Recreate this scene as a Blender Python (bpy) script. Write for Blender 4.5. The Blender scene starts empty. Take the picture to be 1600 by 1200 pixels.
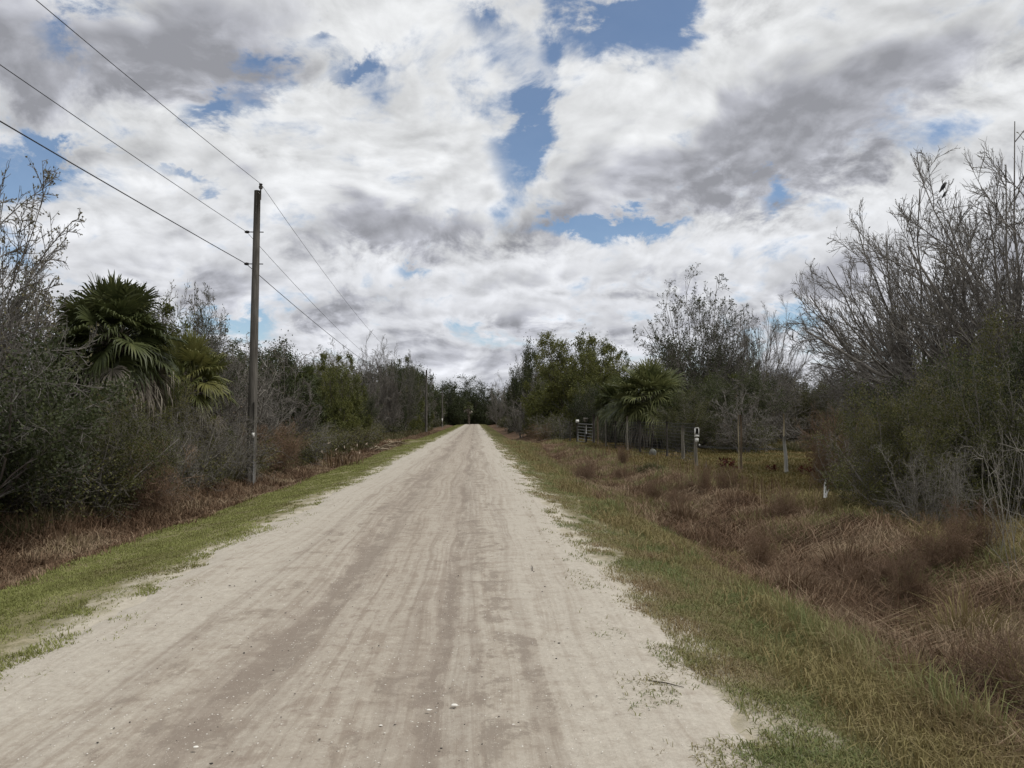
import bpy, math, random
import numpy as np
from mathutils import Vector, Matrix

R = math.radians
scene = bpy.context.scene
COL = scene.collection

# ------------------------------------------------------------------ camera
CAM_H, YAW, PITCH = 1.6, -2.75, 2.6
cam_d = bpy.data.cameras.new("camera")
cam = bpy.data.objects.new("camera", cam_d)
COL.objects.link(cam)
cam.location = (0, 0, CAM_H)
cam.rotation_euler = (R(90 + PITCH), 0, R(YAW))
cam_d.sensor_width = 36
cam_d.lens = 27
cam_d.clip_start = 0.05
cam_d.clip_end = 3000
scene.camera = cam
_M = Matrix.Rotation(R(YAW), 3, 'Z') @ Matrix.Rotation(R(90 + PITCH), 3, 'X')
_f = _M @ Vector((0, 0, -1)); _r = _M @ Vector((1, 0, 0)); _u = _M @ Vector((0, 1, 0))
def ray(px, py):
    return _f + _r * ((px - 800) / 1200) + _u * ((600 - py) / 1200)
def at(px, py, Y):
    d = ray(px, py)
    return Vector((0, 0, CAM_H)) + d * (Y / d.y)
def azel(px, py):
    d = ray(px, py).normalized()
    return math.degrees(math.atan2(d.x, d.y)), math.degrees(math.asin(d.z))

# ------------------------------------------------------------------ node helpers
class V:
    """tiny expression wrapper that writes Math nodes"""
    def __init__(s, nt, sock): s.nt, s.s = nt, sock
    def _m(s, op, *a, clamp=False):
        n = s.nt.nodes.new('ShaderNodeMath'); n.operation = op; n.use_clamp = clamp
        for i, x in enumerate((s,) + a):
            if isinstance(x, V): s.nt.links.new(x.s, n.inputs[i])
            else: n.inputs[i].default_value = x
        return V(s.nt, n.outputs[0])
    def __add__(s, o): return s._m('ADD', o)
    def __radd__(s, o): return s._m('ADD', o)
    def __sub__(s, o): return s._m('SUBTRACT', o)
    def __rsub__(s, o): return (s * -1) + o
    def __mul__(s, o): return s._m('MULTIPLY', o)
    def __rmul__(s, o): return s._m('MULTIPLY', o)
    def __truediv__(s, o): return s._m('DIVIDE', o)
    def max(s, o): return s._m('MAXIMUM', o)
    def min(s, o): return s._m('MINIMUM', o)
    def clamp(s): return s._m('ADD', 0.0, clamp=True)
    def pow(s, o): return s._m('POWER', o)
    def abs(s): return s._m('ABSOLUTE')
    def exp(s): return s._m('EXPONENT')
def smooth(v, a, b, lo=0.0, hi=1.0):
    n = v.nt.nodes.new('ShaderNodeMapRange'); n.interpolation_type = 'SMOOTHSTEP'
    v.nt.links.new(v.s, n.inputs['Value'])
    n.inputs['From Min'].default_value = a; n.inputs['From Max'].default_value = b
    n.inputs['To Min'].default_value = lo; n.inputs['To Max'].default_value = hi
    return V(v.nt, n.outputs[0])
def combine(nt, x, y, z=0.0):
    n = nt.nodes.new('ShaderNodeCombineXYZ')
    for i, a in enumerate((x, y, z)):
        if isinstance(a, V): nt.links.new(a.s, n.inputs[i])
        else: n.inputs[i].default_value = a
    return V(nt, n.outputs[0])
def noise(nt, vec, scale, detail=4, rough=0.5, dist=0.0, out=0):
    n = nt.nodes.new('ShaderNodeTexNoise')
    nt.links.new(vec.s, n.inputs['Vector'])
    n.inputs['Scale'].default_value = scale; n.inputs['Detail'].default_value = detail
    n.inputs['Roughness'].default_value = rough; n.inputs['Distortion'].default_value = dist
    return V(nt, n.outputs[out])
def voronoi(nt, vec, scale, out='Distance', rnd=1.0):
    n = nt.nodes.new('ShaderNodeTexVoronoi')
    nt.links.new(vec.s, n.inputs['Vector']); n.inputs['Scale'].default_value = scale
    n.inputs['Randomness'].default_value = rnd
    return V(nt, n.outputs[out])
def mixc(nt, fac, a, b):
    n = nt.nodes.new('ShaderNodeMix'); n.data_type = 'RGBA'
    for sock, x in ((n.inputs[0], fac), (n.inputs[6], a), (n.inputs[7], b)):
        if isinstance(x, V): nt.links.new(x.s, sock)
        elif isinstance(x, (int, float)): sock.default_value = x
        else: sock.default_value = (*x, 1)
    return V(nt, n.outputs[2])
def sepxyz(nt, v):
    n = nt.nodes.new('ShaderNodeSeparateXYZ'); nt.links.new(v.s, n.inputs[0])
    return [V(nt, n.outputs[i]) for i in range(3)]

# ------------------------------------------------------------------ world
SUN_EL, SUN_AZ = 58, 105       # the sun is high to the right, veiled by cloud
world = bpy.data.worlds.new("World"); scene.world = world; world.use_nodes = True
nt = world.node_tree; nt.nodes.clear()
tc = nt.nodes.new('ShaderNodeTexCoord'); D = V(nt, tc.outputs['Generated'])
dx, dy, dz = sepxyz(nt, D)
sky = nt.nodes.new('ShaderNodeTexSky'); sky.sky_type = 'NISHITA'; sky.sun_disc = False
sky.sun_elevation = R(SUN_EL); sky.sun_rotation = R(SUN_AZ)
sky.air_density = 1.0; sky.dust_density = 0.0; sky.ozone_density = 2.6
az = dx._m('ARCTAN2', dy) * 57.2958
el = dz._m('ARCSINE') * 57.2958
zc = dz.max(0.0) + 0.44
PX, PY = dx / zc, dy / zc
pvec = combine(nt, PX, PY, 0.0)
wn = noise(nt, pvec, 2.2, 3, .5, 0, 1)
wx, wy, wz_ = sepxyz(nt, wn)
QX, QY = PX + (wx - 0.5) * 0.22, PY + (wy - 0.5) * 0.22
P2 = combine(nt, QX, QY, 0.3)
big = noise(nt, P2, 2.5, 2, .5)
det = noise(nt, P2, 6.0, 12, .60)
soft_ = noise(nt, P2, 6.0, 3, .5)
# the same field shifted toward the sun gives the billows their lit and shaded sides
soft2 = noise(nt, combine(nt, QX - 0.02, QY - 0.035, 0.3), 6.0, 3, .5)
puff = noise(nt, P2, 17.0, 8, .62)
puff2 = noise(nt, combine(nt, QX - 0.008, QY - 0.018, 0.3), 17.0, 5, .58)
el_w = el + (wy - 0.5) * 9 + (puff - 0.5) * 7
az_w = az + (wx - 0.5) * 9 + (det - 0.5) * 10
def blobs(lst):
    tot = None
    for (px, py, rx, ry, rot, w) in lst:
        a0, e0 = azel(px, py); ra, re = rx / 19.0, ry / 19.0
        ca, sa = math.cos(R(rot)), math.sin(R(rot))
        A = az_w - a0; E = el_w - e0
        uu = (A * ca + E * sa) / ra; vv = (E * ca - A * sa) / re
        g = ((uu * uu + vv * vv) * -1.0).exp() * w
        tot = g if tot is None else tot + g
    return tot
holes = blobs([  # px, py, half width, half height (px), tilt, weight
    (950, 32, 100, 36, 8, .95), (735, 40, 40, 22, -20, .42), (845, 85, 20, 24, 0, .45), (822, 212, 52, 34, 38, 1.0), (915, 350, 76, 24, 4, 1.0),
    (1000, 340, 60, 20, 10, .85), (1205, 280, 26, 22, 40, .6), (655, 412, 34, 22, 0, .75),
    (392, 140, 46, 26, 0, .7), (325, 158, 26, 14, 0, .6), (515, 135, 32, 16, 0, .6), (120, 250, 60, 20, 0, .66),
    (300, 262, 44, 12, 0, .55), (10, 280, 44, 45, 0, .8), (365, 492, 60, 20, 0, .7), (95, 15, 34, 30, -40, .62),
    (1060, 40, 40, 22, 0, .5), (470, 80, 26, 16, 0, .45), (1210, 500, 60, 24, 0, .65), (905, 300, 30, 12, 20, .3),
    (780, 565, 90, 16, 0, .35), (640, 480, 50, 14, 0, .3)])
darks = blobs([
    (620, 325, 190, 46, -4, 1.0), (1120, 225, 190, 62, 14, .95), (270, 70, 190, 62, 0, .9), (40, 80, 80, 60, 0, .6),
    (1430, 110, 190, 70, 25, .75), (330, 410, 110, 40, -10, .5), (1000, 445, 150, 24, 5, .55), (1330, 420, 80, 30, 10, .45),
    (520, 470, 100, 22, 0, .55), (80, 200, 90, 50, 0, .35), (870, 520, 200, 22, 0, .45), (650, 170, 120, 30, 0, .25)])
brights = blobs([
    (560, 60, 140, 60, 0, .6), (480, 240, 170, 50, -10, .9), (980, 130, 150, 60, 0, .8), (1400, 290, 170, 45, 18, .8), (1130, 370, 160, 28, 10, .5),
    (220, 360, 90, 50, -20, .7), (560, 420, 70, 40, 0, .6), (1180, 60, 120, 30, 20, .4), (720, 150, 80, 60, 0, .5), (830, 420, 60, 20, 0, .5)])
m1 = noise(nt, combine(nt, QX + (puff - .5) * .03, QY + (puff2 - .5) * .03, .9), 10.0, 3, .5)
bil = 1.0 - ((m1 - .5).abs() * 5.0).min(1.0)          # creases between the puffs
cov = (det - .5) * 1.25 + (big - .5) * .35 + (puff - .5) * .55 + (.3 - bil) * .05 + 0.71 - holes * 0.50
alpha = smooth(cov, 0.29, 0.64, .05, 1.0)
relief = (soft2 - soft_) * 2.0
fine = (puff2 - puff) * 1.0
dark = smooth((big - .5) * 1.0 + (soft_ - .5) * 1.2 + darks * 0.46 - brights * 0.28 + (puff - .5) * .30, -0.06, 0.54)
lum = (0.725 + (.4 - bil) * .075 + (m1 - .5) * .30 + relief * 0.34 + fine * .34 + brights * 0.07 + (det - .5) * .16 - dark * 0.36).max(0.30).min(0.95)
tintf = smooth(dark, 0.1, 0.9)
ctint = mixc(nt, (tintf + smooth(el, 22.0, 2.0, 0.0, 1.0) * .6).min(1.0), (.985, 1.0, 1.015), (0.935, 0.955, 1.05))
cl = nt.nodes.new('ShaderNodeVectorMath'); cl.operation = 'SCALE'
nt.links.new(ctint.s, cl.inputs[0]); nt.links.new(lum.s, cl.inputs['Scale'])
bg_s = nt.nodes.new('ShaderNodeBackground'); nt.links.new(sky.outputs[0], bg_s.inputs[0]); bg_s.inputs[1].default_value = 0.098
bg_c = nt.nodes.new('ShaderNodeBackground'); nt.links.new(cl.outputs[0], bg_c.inputs[0]); bg_c.inputs[1].default_value = 1.0
mx = nt.nodes.new('ShaderNodeMixShader'); nt.links.new(alpha.s, mx.inputs[0])
nt.links.new(bg_s.outputs[0], mx.inputs[1]); nt.links.new(bg_c.outputs[0], mx.inputs[2])
wo = nt.nodes.new('ShaderNodeOutputWorld'); nt.links.new(mx.outputs[0], wo.inputs[0])

sun_d = bpy.data.lights.new("sun", 'SUN'); sun_d.energy = 2.3; sun_d.angle = R(12); sun_d.color = (1, .975, .93)
sun = bpy.data.objects.new("sun", sun_d); COL.objects.link(sun)
sd = Vector((math.sin(R(SUN_AZ)) * math.cos(R(SUN_EL)), math.cos(R(SUN_AZ)) * math.cos(R(SUN_EL)), math.sin(R(SUN_EL))))
sun.rotation_euler = sd.to_track_quat('Z', 'Y').to_euler()

vs = scene.view_settings
vs.view_transform = 'Standard'; vs.look = 'None'; vs.exposure = 0.12; vs.gamma = 1; vs.use_curve_mapping = False
scene.cycles.max_bounces = 5; scene.cycles.diffuse_bounces = 3; scene.cycles.transparent_max_bounces = 4
scene.cycles.transmission_bounces = 3; scene.cycles.glossy_bounces = 2

# ------------------------------------------------------------------ numpy helpers
def hash2(ix, iy, seed):
    n = (ix.astype(np.int64) * 374761393 + iy.astype(np.int64) * 668265263 + seed * 1442695041) & 0xffffffff
    n = ((n ^ (n >> 13)) * 1274126177) & 0xffffffff
    return ((n ^ (n >> 16)) & 0xffff) / 65535.0
def vn(x, y, seed=0):
    x = np.asarray(x, float); y = np.asarray(y, float)
    ix, iy = np.floor(x), np.floor(y); fx, fy = x - ix, y - iy
    fx = fx * fx * (3 - 2 * fx); fy = fy * fy * (3 - 2 * fy)
    a = hash2(ix, iy, seed); b = hash2(ix + 1, iy, seed); c = hash2(ix, iy + 1, seed); d = hash2(ix + 1, iy + 1, seed)
    return (a * (1 - fx) + b * fx) * (1 - fy) + (c * (1 - fx) + d * fx) * fy
def fbm(x, y, seed=0, o=3):
    s = 0; a = 1; t = 0
    for i in range(o):
        s = s + a * vn(x * 2 ** i, y * 2 ** i, seed + i); t += a; a *= .5
    return s / t
def ss(x, a, b):
    t = np.clip((x - a) / (b - a), 0, 1); return t * t * (3 - 2 * t)
LE, RE = -2.95, 1.25          # the road's edges
DL, DR = 60.0, 50.0           # where the two farm drives cross the ditches
def h(x, y):
    """height of the ground"""
    x = np.asarray(x, float); y = np.asarray(y, float)
    sl = 1 - 0.9 * np.exp(-((y - DL) / 3.0) ** 2); sr = 1 - 0.9 * np.exp(-((y - DR) / 4.5) ** 2)
    far = 1 - 0.5 * ss(y, 90, 200)
    z = -0.02 * ss(-x, 2.4, 3.2) - 0.02 * ss(x, 0.9, 1.6)
    z = z - sl * far * (0.20 * ss(-x, 3.1, 5.0) + 0.38 * ss(-x, 4.9, 5.9) - 0.42 * ss(-x, 6.3, 7.9))
    z = z - sr * far * (0.10 * ss(x, 1.4, 2.5) + 0.50 * ss(x, 2.4, 3.9) - 0.42 * ss(x, 4.3, 6.2))
    out = ss(-x, 2.9, 4.5) + ss(x, 1.5, 2.6)
    z = z + out * ((fbm(x * .8, y * .8, 3) - .5) * .10 + (fbm(x * 3.1, y * 3.1, 9) - .5) * .045)
    z = z + (ss(-x, 12, 60) + ss(x, 14, 60)) * (fbm(x * .03, y * .03, 5) - .5) * .8
    return z
def edge_n(y, seed):
    return (fbm(y * .35, y * 0 + .5, seed) - .5) * .5 + (fbm(y * 2.3, y * 0 + .5, seed + 7) - .5) * .35

class Geo:
    def __init__(s): s.v, s.q, s.t, s.a, s.n = [], [], [], [], 0
    def add(s, v, q=None, t=None, a=None):
        v = np.asarray(v, float).reshape(-1, 3)
        if q is not None and len(q): s.q.append(np.asarray(q).reshape(-1, 4) + s.n)
        if t is not None and len(t): s.t.append(np.asarray(t).reshape(-1, 3) + s.n)
        s.v.append(v); s.n += len(v)
        s.a.append(np.full(len(v), .5) if a is None else np.broadcast_to(np.asarray(a, float), (len(v),)))
        return s
    def mesh(s, name, mat, smooth=False):
        me = bpy.data.meshes.new(name)
        v = np.concatenate(s.v); q = np.concatenate(s.q) if s.q else np.zeros((0, 4), int)
        t = np.concatenate(s.t) if s.t else np.zeros((0, 3), int)
        me.vertices.add(len(v)); me.vertices.foreach_set('co', v.astype(np.float32).ravel())
        nl = q.size + t.size; me.loops.add(nl)
        me.loops.foreach_set('vertex_index', np.concatenate([q.ravel(), t.ravel()]).astype(np.int32))
        me.polygons.add(len(q) + len(t))
        st = np.concatenate([np.arange(len(q)) * 4, q.size + np.arange(len(t)) * 3]).astype(np.int32)
        me.polygons.foreach_set('loop_start', st)
        if smooth: me.polygons.foreach_set('use_smooth', np.ones(len(st), bool))
        at_ = me.attributes.new('rnd', 'FLOAT', 'POINT'); at_.data.foreach_set('value', np.concatenate(s.a).astype(np.float32))
        me.update(calc_edges=True)
        me.materials.append(mat)
        return me
    def obj(s, name, mat, parent=None, smooth=False, loc=None):
        o = bpy.data.objects.new(name, s.mesh(name, mat, smooth)); COL.objects.link(o)
        if parent: o.parent = parent
        if loc is not None: o.location = loc
        return o
    # shapes
    def box(s, c, size, rot=None, a=.5, taper=1.0):
        sx, sy, sz = [k / 2 for k in size]
        p = np.array([(x, y, z) for z in (-1, 1) for y in (-1, 1) for x in (-1, 1)], float)
        p[:, 0] *= np.where(p[:, 2] > 0, taper, 1); p[:, 1] *= np.where(p[:, 2] > 0, taper, 1)
        p *= (sx, sy, sz)
        if rot is not None: p = p @ np.array(rot.to_3x3() if hasattr(rot, 'to_3x3') else rot).T
        p += np.array(c)
        return s.add(p, [(0, 2, 3, 1), (4, 5, 7, 6), (0, 1, 5, 4), (1, 3, 7, 5), (3, 2, 6, 7), (2, 0, 4, 6)], a=a)
    def tubes(s, P, Rr, n=3, a=None, cap=False):
        """P (B,K,3), Rr (B,K): continuous tapered tubes"""
        P = np.asarray(P, float); Rr = np.asarray(Rr, float); B, K, _ = P.shape
        T = np.gradient(P, axis=1); T /= np.linalg.norm(T, axis=2, keepdims=True) + 1e-9
        ref = np.where(np.abs(T.mean(axis=1))[:, 2:3] < .8, [[0, 0, 1.]], [[1., 0, 0]])[:, None, :]
        U = np.cross(T, ref); U /= np.linalg.norm(U, axis=2, keepdims=True) + 1e-9
        W = np.cross(T, U)
        th = np.arange(n) * 2 * np.pi / n
        ring = P[:, :, None] + Rr[:, :, None, None] * (U[:, :, None] * np.cos(th)[:, None] + W[:, :, None] * np.sin(th)[:, None])
        idx = np.arange(B * K * n).reshape(B, K, n)
        i2 = np.roll(idx, -1, axis=2)
        q = np.stack([idx[:, :-1], i2[:, :-1], i2[:, 1:], idx[:, 1:]], -1).reshape(-1, 4)
        if a is None: a = .5
        a = np.broadcast_to(np.asarray(a, float).reshape(-1, 1), (B, K * n)).ravel() if np.ndim(a) else a
        t = None
        if cap and n > 3:
            t = np.array([(e[0], e[j + 1], e[j]) if first else (e[0], e[j], e[j + 1]) for b in range(B) for first, e in ((1, idx[b, 0]), (0, idx[b, -1])) for j in range(1, n - 1)])
            t = t[:, ::-1]
        return s.add(ring.reshape(-1, 3), q, t, a=a)
    def path(s, pts, r, n=8, cap=True, a=.5):
        pts = np.array([tuple(p) for p in pts], float)
        rr = np.full(len(pts), r) if np.isscalar(r) else np.array(r)
        return s.tubes(pts[None], rr[None], n, a=a, cap=cap)
    def leaves(s, P, Dn, L, W, rng, a=None, fold=.0):
        """rhombic leaves at P (N,3) pointing along Dn"""
        N = len(P); Dn = Dn / (np.linalg.norm(Dn, axis=1, keepdims=True) + 1e-9)
        S = np.cross(Dn, rng.normal(size=(N, 3))); S /= np.linalg.norm(S, axis=1, keepdims=True) + 1e-9
        L = np.broadcast_to(L, (N,))[:, None]; W = np.broadcast_to(W, (N,))[:, None]
        v = np.stack([P, P + Dn * L * .45 + S * W, P + Dn * L, P + Dn * L * .45 - S * W], 1)
        q = np.arange(N * 4).reshape(N, 4)
        if a is None: a = rng.random(N)
        return s.add(v.reshape(-1, 3), q, a=np.repeat(a, 4))
    def blades(s, P, H, W, lean, rng, bend=.5, a=None):
        """grass blades: roots P, height H, width W, lean vectors (N,2)"""
        N = len(P); th = rng.random(N) * 2 * np.pi
        wv = np.stack([np.cos(th), np.sin(th), np.zeros(N)], 1) * (np.broadcast_to(W, (N,))[:, None])
        L3 = np.concatenate([lean, np.zeros((N, 1))], 1); Hc = np.broadcast_to(H, (N,))[:, None]
        up = np.array([0, 0, 1.])
        m = P + up * Hc * .6 + L3 * Hc * .35
        dz_ = 1 - bend * np.linalg.norm(lean, axis=1, keepdims=True)
        tip = P + up * Hc * np.maximum(dz_, .12) + L3 * Hc * 1.05
        v = np.stack([P - wv, P + wv, m + wv * .8, m - wv * .8, tip], 1).reshape(-1, 3)
        b = np.arange(N)[:, None] * 5
        if a is None: a = rng.random(N)
        return s.add(v, b + [0, 1, 2, 3], b + [3, 2, 4], a=np.repeat(a, 5))

def tag(o, label=None, cat=None, group=None, kind=None):
    if label: o['label'] = label
    if cat: o['category'] = cat
    if group: o['group'] = group
    if kind: o['kind'] = kind
    return o
def empty(name, loc, rz=0, s=1):
    o = bpy.data.objects.new(name, None); o.empty_display_size = .2; COL.objects.link(o)
    o.location = loc; o.rotation_euler = (0, 0, rz); o.scale = (s, s, s) if np.isscalar(s) else s
    return o

# ------------------------------------------------------------------ materials
def mat_new(name):
    m = bpy.data.materials.new(name); m.use_nodes = True; m.node_tree.nodes.clear()
    return m, m.node_tree
def finish(nt, col, rough=.9, bump=None, bstr=.3, bdist=.02, transl=0.0, spec=.2, metal=0.0):
    out = nt.nodes.new('ShaderNodeOutputMaterial')
    b = nt.nodes.new('ShaderNodeBsdfPrincipled')
    if isinstance(col, V): nt.links.new(col.s, b.inputs['Base Color'])
    else: b.inputs['Base Color'].default_value = (*col, 1)
    if isinstance(rough, V): nt.links.new(rough.s, b.inputs['Roughness'])
    else: b.inputs['Roughness'].default_value = rough
    b.inputs['Specular IOR Level'].default_value = spec; b.inputs['Metallic'].default_value = metal
    if bump is not None:
        n = nt.nodes.new('ShaderNodeBump'); n.inputs['Strength'].default_value = bstr; n.inputs['Distance'].default_value = bdist
        nt.links.new(bump.s, n.inputs['Height']); nt.links.new(n.outputs[0], b.inputs['Normal'])
    if transl > 0:
        t = nt.nodes.new('ShaderNodeBsdfTranslucent')
        if isinstance(col, V): nt.links.new(col.s, t.inputs[0])
        else: t.inputs[0].default_value = (*col, 1)
        m = nt.nodes.new('ShaderNodeMixShader'); m.inputs[0].default_value = transl
        nt.links.new(b.outputs[0], m.inputs[1]); nt.links.new(t.outputs[0], m.inputs[2]); nt.links.new(m.outputs[0], out.inputs[0])
    else: nt.links.new(b.outputs[0], out.inputs[0])
def geopos(nt):
    n = nt.nodes.new('ShaderNodeNewGeometry'); return V(nt, n.outputs['Position'])
def objpos(nt):
    n = nt.nodes.new('ShaderNodeTexCoord'); return V(nt, n.outputs['Object'])
def attr(nt, name='rnd'):
    n = nt.nodes.new('ShaderNodeAttribute'); n.attribute_name = name; return V(nt, n.outputs['Fac'])
def objrnd(nt):
    n = nt.nodes.new('ShaderNodeObjectInfo'); return V(nt, n.outputs['Random'])
def ramp(nt, v, cols):
    n = nt.nodes.new('ShaderNodeValToRGB'); nt.links.new(v.s, n.inputs[0])
    e = n.color_ramp.elements
    while len(e) < len(cols): e.new(.5)
    for i, (p, c) in enumerate(cols): e[i].position = p; e[i].color = (*c, 1)
    return V(nt, n.outputs[0])
def foliage(name, cols, ns=1.3, transl=.25, patch=.5, orand=.35, rough=.65):
    """leaf or blade colour: random per leaf, drifting in patches through the world"""
    m, nt = mat_new(name)
    p = noise(nt, geopos(nt), ns, 3, .6)
    f = attr(nt) * (1 - patch) + (p - .5) * 2.2 * patch + patch * .5 + (objrnd(nt) - .5) * orand
    k = len(cols)
    c = ramp(nt, f.clamp(), [((i + .5) / k, cc) for i, cc in enumerate(cols)])
    finish(nt, c, rough, transl=transl, spec=.25)
    return m
def bark(name, a, b, sc=6, transl=0):
    m, nt = mat_new(name)
    P = objpos(nt); x, y, z = sepxyz(nt, P)
    n = noise(nt, combine(nt, x * 3, y * 3, z), sc, 5, .65)
    n2 = noise(nt, P, 1.7, 3, .6)
    c = mixc(nt, (smooth(n, .3, .7) * .6 + smooth(n2, .35, .65) * .4 + (objrnd(nt) - .5) * .3).clamp(), a, b)
    finish(nt, c, .9, n, .5, .02)
    return m
def plain(name, c, rough=.7, metal=0.0, var=.25, sc=14):
    m, nt = mat_new(name)
    n = noise(nt, objpos(nt), sc, 4, .6)
    finish(nt, mixc(nt, smooth(n, .3, .75), c, tuple(k * (1 - var) for k in c)), rough, n, .2, .004, metal=metal, spec=.4 if metal else .25)
    return m

M = {}
M['bark_grey'] = bark('bark_grey', (.095, .084, .072), (.235, .215, .19))
M['bark_pale'] = bark('bark_pale', (.17, .15, .125), (.33, .31, .27))
M['bark_dark'] = bark('bark_dark', (.045, .036, .03), (.12, .10, .085))
M['twig_grey'] = foliage('twig_grey', [(.085, .074, .062), (.135, .122, .105), (.20, .185, .165)], 1.2, 0, .4)
M['twig_brown'] = foliage('twig_brown', [(.102, .065, .043), (.174, .109, .070), (.246, .167, .109)], 1.2, 0, .4)
M['tip_leaf'] = foliage('tip_leaf', [(.058, .051, .029), (.109, .094, .051), (.160, .145, .072)], 2, .2)
M['leaf_dark'] = foliage('leaf_dark', [(.028, .036, .014), (.052, .062, .024), (.088, .096, .038)], .9, .25)
M['leaf_olive'] = foliage('leaf_olive', [(.06, .068, .02), (.10, .108, .03), (.155, .155, .045)], .8, .3)
M['leaf_bush'] = foliage('leaf_bush', [(.04, .045, .016), (.08, .083, .026), (.125, .122, .04), (.17, .145, .07)], 1.4, .3, .55)
M['leaf_brown'] = foliage('leaf_brown', [(.080, .051, .029), (.145, .094, .049), (.217, .152, .087)], 1.5, .2)
M['palm_green'] = foliage('palm_green', [(.042, .052, .018), (.08, .092, .032), (.16, .165, .065)], 1.6, .25, .35, .4, .5)
M['palm_yellow'] = foliage('palm_yellow', [(.05, .058, .018), (.09, .10, .028), (.16, .155, .05)], 1.6, .25, .35, .3, .5)
M['palm_dead'] = foliage('palm_dead', [(.045, .035, .025), (.11, .09, .068), (.28, .25, .20)], 2.5, .15, .3)
M['reed_dry'] = foliage('reed_dry', [(.16, .12, .075), (.34, .28, .19), (.55, .47, .35)], 2, .2)
M['grass_left'] = foliage('grass_left', [(.16, .125, .06), (.19, .19, .065), (.235, .25, .078), (.36, .34, .16)], 1.1, .3, .55, 0)
M['grass_right'] = foliage('grass_right', [(.20, .135, .075), (.25, .195, .105), (.22, .205, .085), (.145, .18, .065), (.34, .28, .16)], 1.0, .3, .6, 0)
M['grass_dry'] = foliage('grass_dry', [(.045, .028, .017), (.10, .060, .035), (.17, .108, .066), (.31, .235, .155), (.18, .15, .06)], .7, .2, .62, 0, .8)
M['grass_tan'] = foliage('grass_tan', [(.138, .092, .048), (.218, .167, .081), (.230, .196, .081), (.345, .276, .161)], .8, .25, .5, 0, .8)
M['grass_pasture'] = foliage('grass_pasture', [(.085, .095, .03), (.14, .12, .042), (.185, .14, .052), (.22, .155, .075)], .35, .25, .6, 0)
M['grass_weed'] = foliage('grass_weed', [(.045, .05, .022), (.075, .08, .03), (.12, .10, .05), (.19, .15, .095)], .6, .25, .6, 0)
M['red_leaf'] = foliage('red_leaf', [(.06, .018, .010), (.12, .03, .016)], 2, .2)
M['galv'] = plain('galv', (.22, .225, .22), .5, .4)
M['galv_dull'] = plain('galv_dull', (.17, .17, .165), .6, .3)
M['wire'] = plain('wire', (.07, .07, .07), .6, .5)
M['cable'] = plain('cable', (.035, .035, .037), .6)
M['white'] = plain('white', (.75, .74, .70), .6, 0, .12)
M['black'] = plain('black', (.02, .02, .02), .6)
M['shell'] = plain('shell', (.78, .75, .68), .6, 0, .2, 40)
M['bleached'] = plain('bleached', (.42, .34, .27), .8)
M['rock'] = plain('rock', (.16, .16, .14), .9, 0, .5, 9)
M['pebble_dark'] = plain('pebble_dark', (.05, .045, .04), .9)
def woodmat(name, a, b):
    m, nt = mat_new(name)
    x, y, z = sepxyz(nt, objpos(nt))
    n = noise(nt, combine(nt, x * 30, y * 30, z * 1.6), 1.0, 6, .65)
    n2 = noise(nt, combine(nt, x, y, z * .8), 2.0, 3)
    finish(nt, mixc(nt, (smooth(n, .35, .68) * .75 + smooth(n2, .3, .7) * .25).clamp(), a, b), .9, n, .5, .01)
    return m
M['pole'] = woodmat('pole', (.06, .054, .046), (.155, .143, .125))
M['post_grey'] = woodmat('post_grey', (.10, .09, .07), (.26, .24, .20))
M['post_pale'] = woodmat('post_pale', (.26, .21, .13), (.46, .40, .28))
M['post_brown'] = woodmat('post_brown', (.10, .075, .05), (.19, .145, .10))
M['post_dark'] = woodmat('post_dark', (.03, .027, .024), (.085, .075, .065))
M['post_white'] = woodmat('post_white', (.20, .195, .175), (.42, .41, .375))

# ground: sand creeping out from the road's shoulders, then thin litter and soil
m, nt = mat_new('ground'); M['ground'] = m
P = geopos(nt); gx, gy, gz = sepxyz(nt, P)
nb = noise(nt, P, .9, 5, .6); nf = noise(nt, P, 7, 5, .65); ns_ = noise(nt, combine(nt, gx, gy * .45), 2.6, 5, .62)
nw = noise(nt, P, 55, 4, .7)
dl = (gx * -1 + LE); dr = gx - RE
dist = dl.max(dr) + (ns_ - .5) * 2.1 + (nf - .5) * .5
sandf = smooth(dist, .05, .62, 1, 0)
sand = mixc(nt, smooth(nf, .3, .7), (.37, .33, .265), (.48, .435, .36))
gr = ramp(nt, (nb * .6 + nf * .4), [(.3, (.08, .078, .034)), (.5, (.135, .12, .06)), (.68, (.18, .14, .085))])
gl = ramp(nt, (nb * .5 + nf * .5), [(.3, (.11, .10, .05)), (.5, (.17, .155, .075)), (.7, (.25, .215, .13))])
dry = ramp(nt, (nb * .5 + nf * .5), [(.3, (.05, .030, .018)), (.5, (.10, .062, .038)), (.7, (.15, .105, .065))])
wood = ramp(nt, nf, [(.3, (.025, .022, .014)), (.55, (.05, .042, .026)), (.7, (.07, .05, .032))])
past = ramp(nt, (nb * .6 + nf * .4), [(.3, (.055, .055, .02)), (.5, (.085, .066, .026)), (.68, (.11, .07, .032))])
side = smooth(gx, -.9, -.7)
verge = mixc(nt, side, gl, gr)
verge = mixc(nt, smooth(nw, .52, .66) * .75, verge, (.30, .26, .17))
verge = mixc(nt, smooth(nw, .46, .34) * .6, verge, (.05, .05, .022))
verge = mixc(nt, smooth(ns_ + (nf - .5) * .6 - dl.max(dr) * .10, .50, .66) * .7, verge, (.38, .33, .24))
d1 = gx.abs() + (nb - .5) * 1.1
c = mixc(nt, smooth((gx * -1).max(gx * 1.85) + (nb - .5) * 1.2, 4.7, 5.4), verge, dry)
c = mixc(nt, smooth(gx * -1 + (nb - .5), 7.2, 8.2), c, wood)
c = mixc(nt, smooth(gx + (nb - .5) * 2 - (gy - 14).max(0.0).min(1.0) * .0, 5.6, 7.0), c, past)
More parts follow.
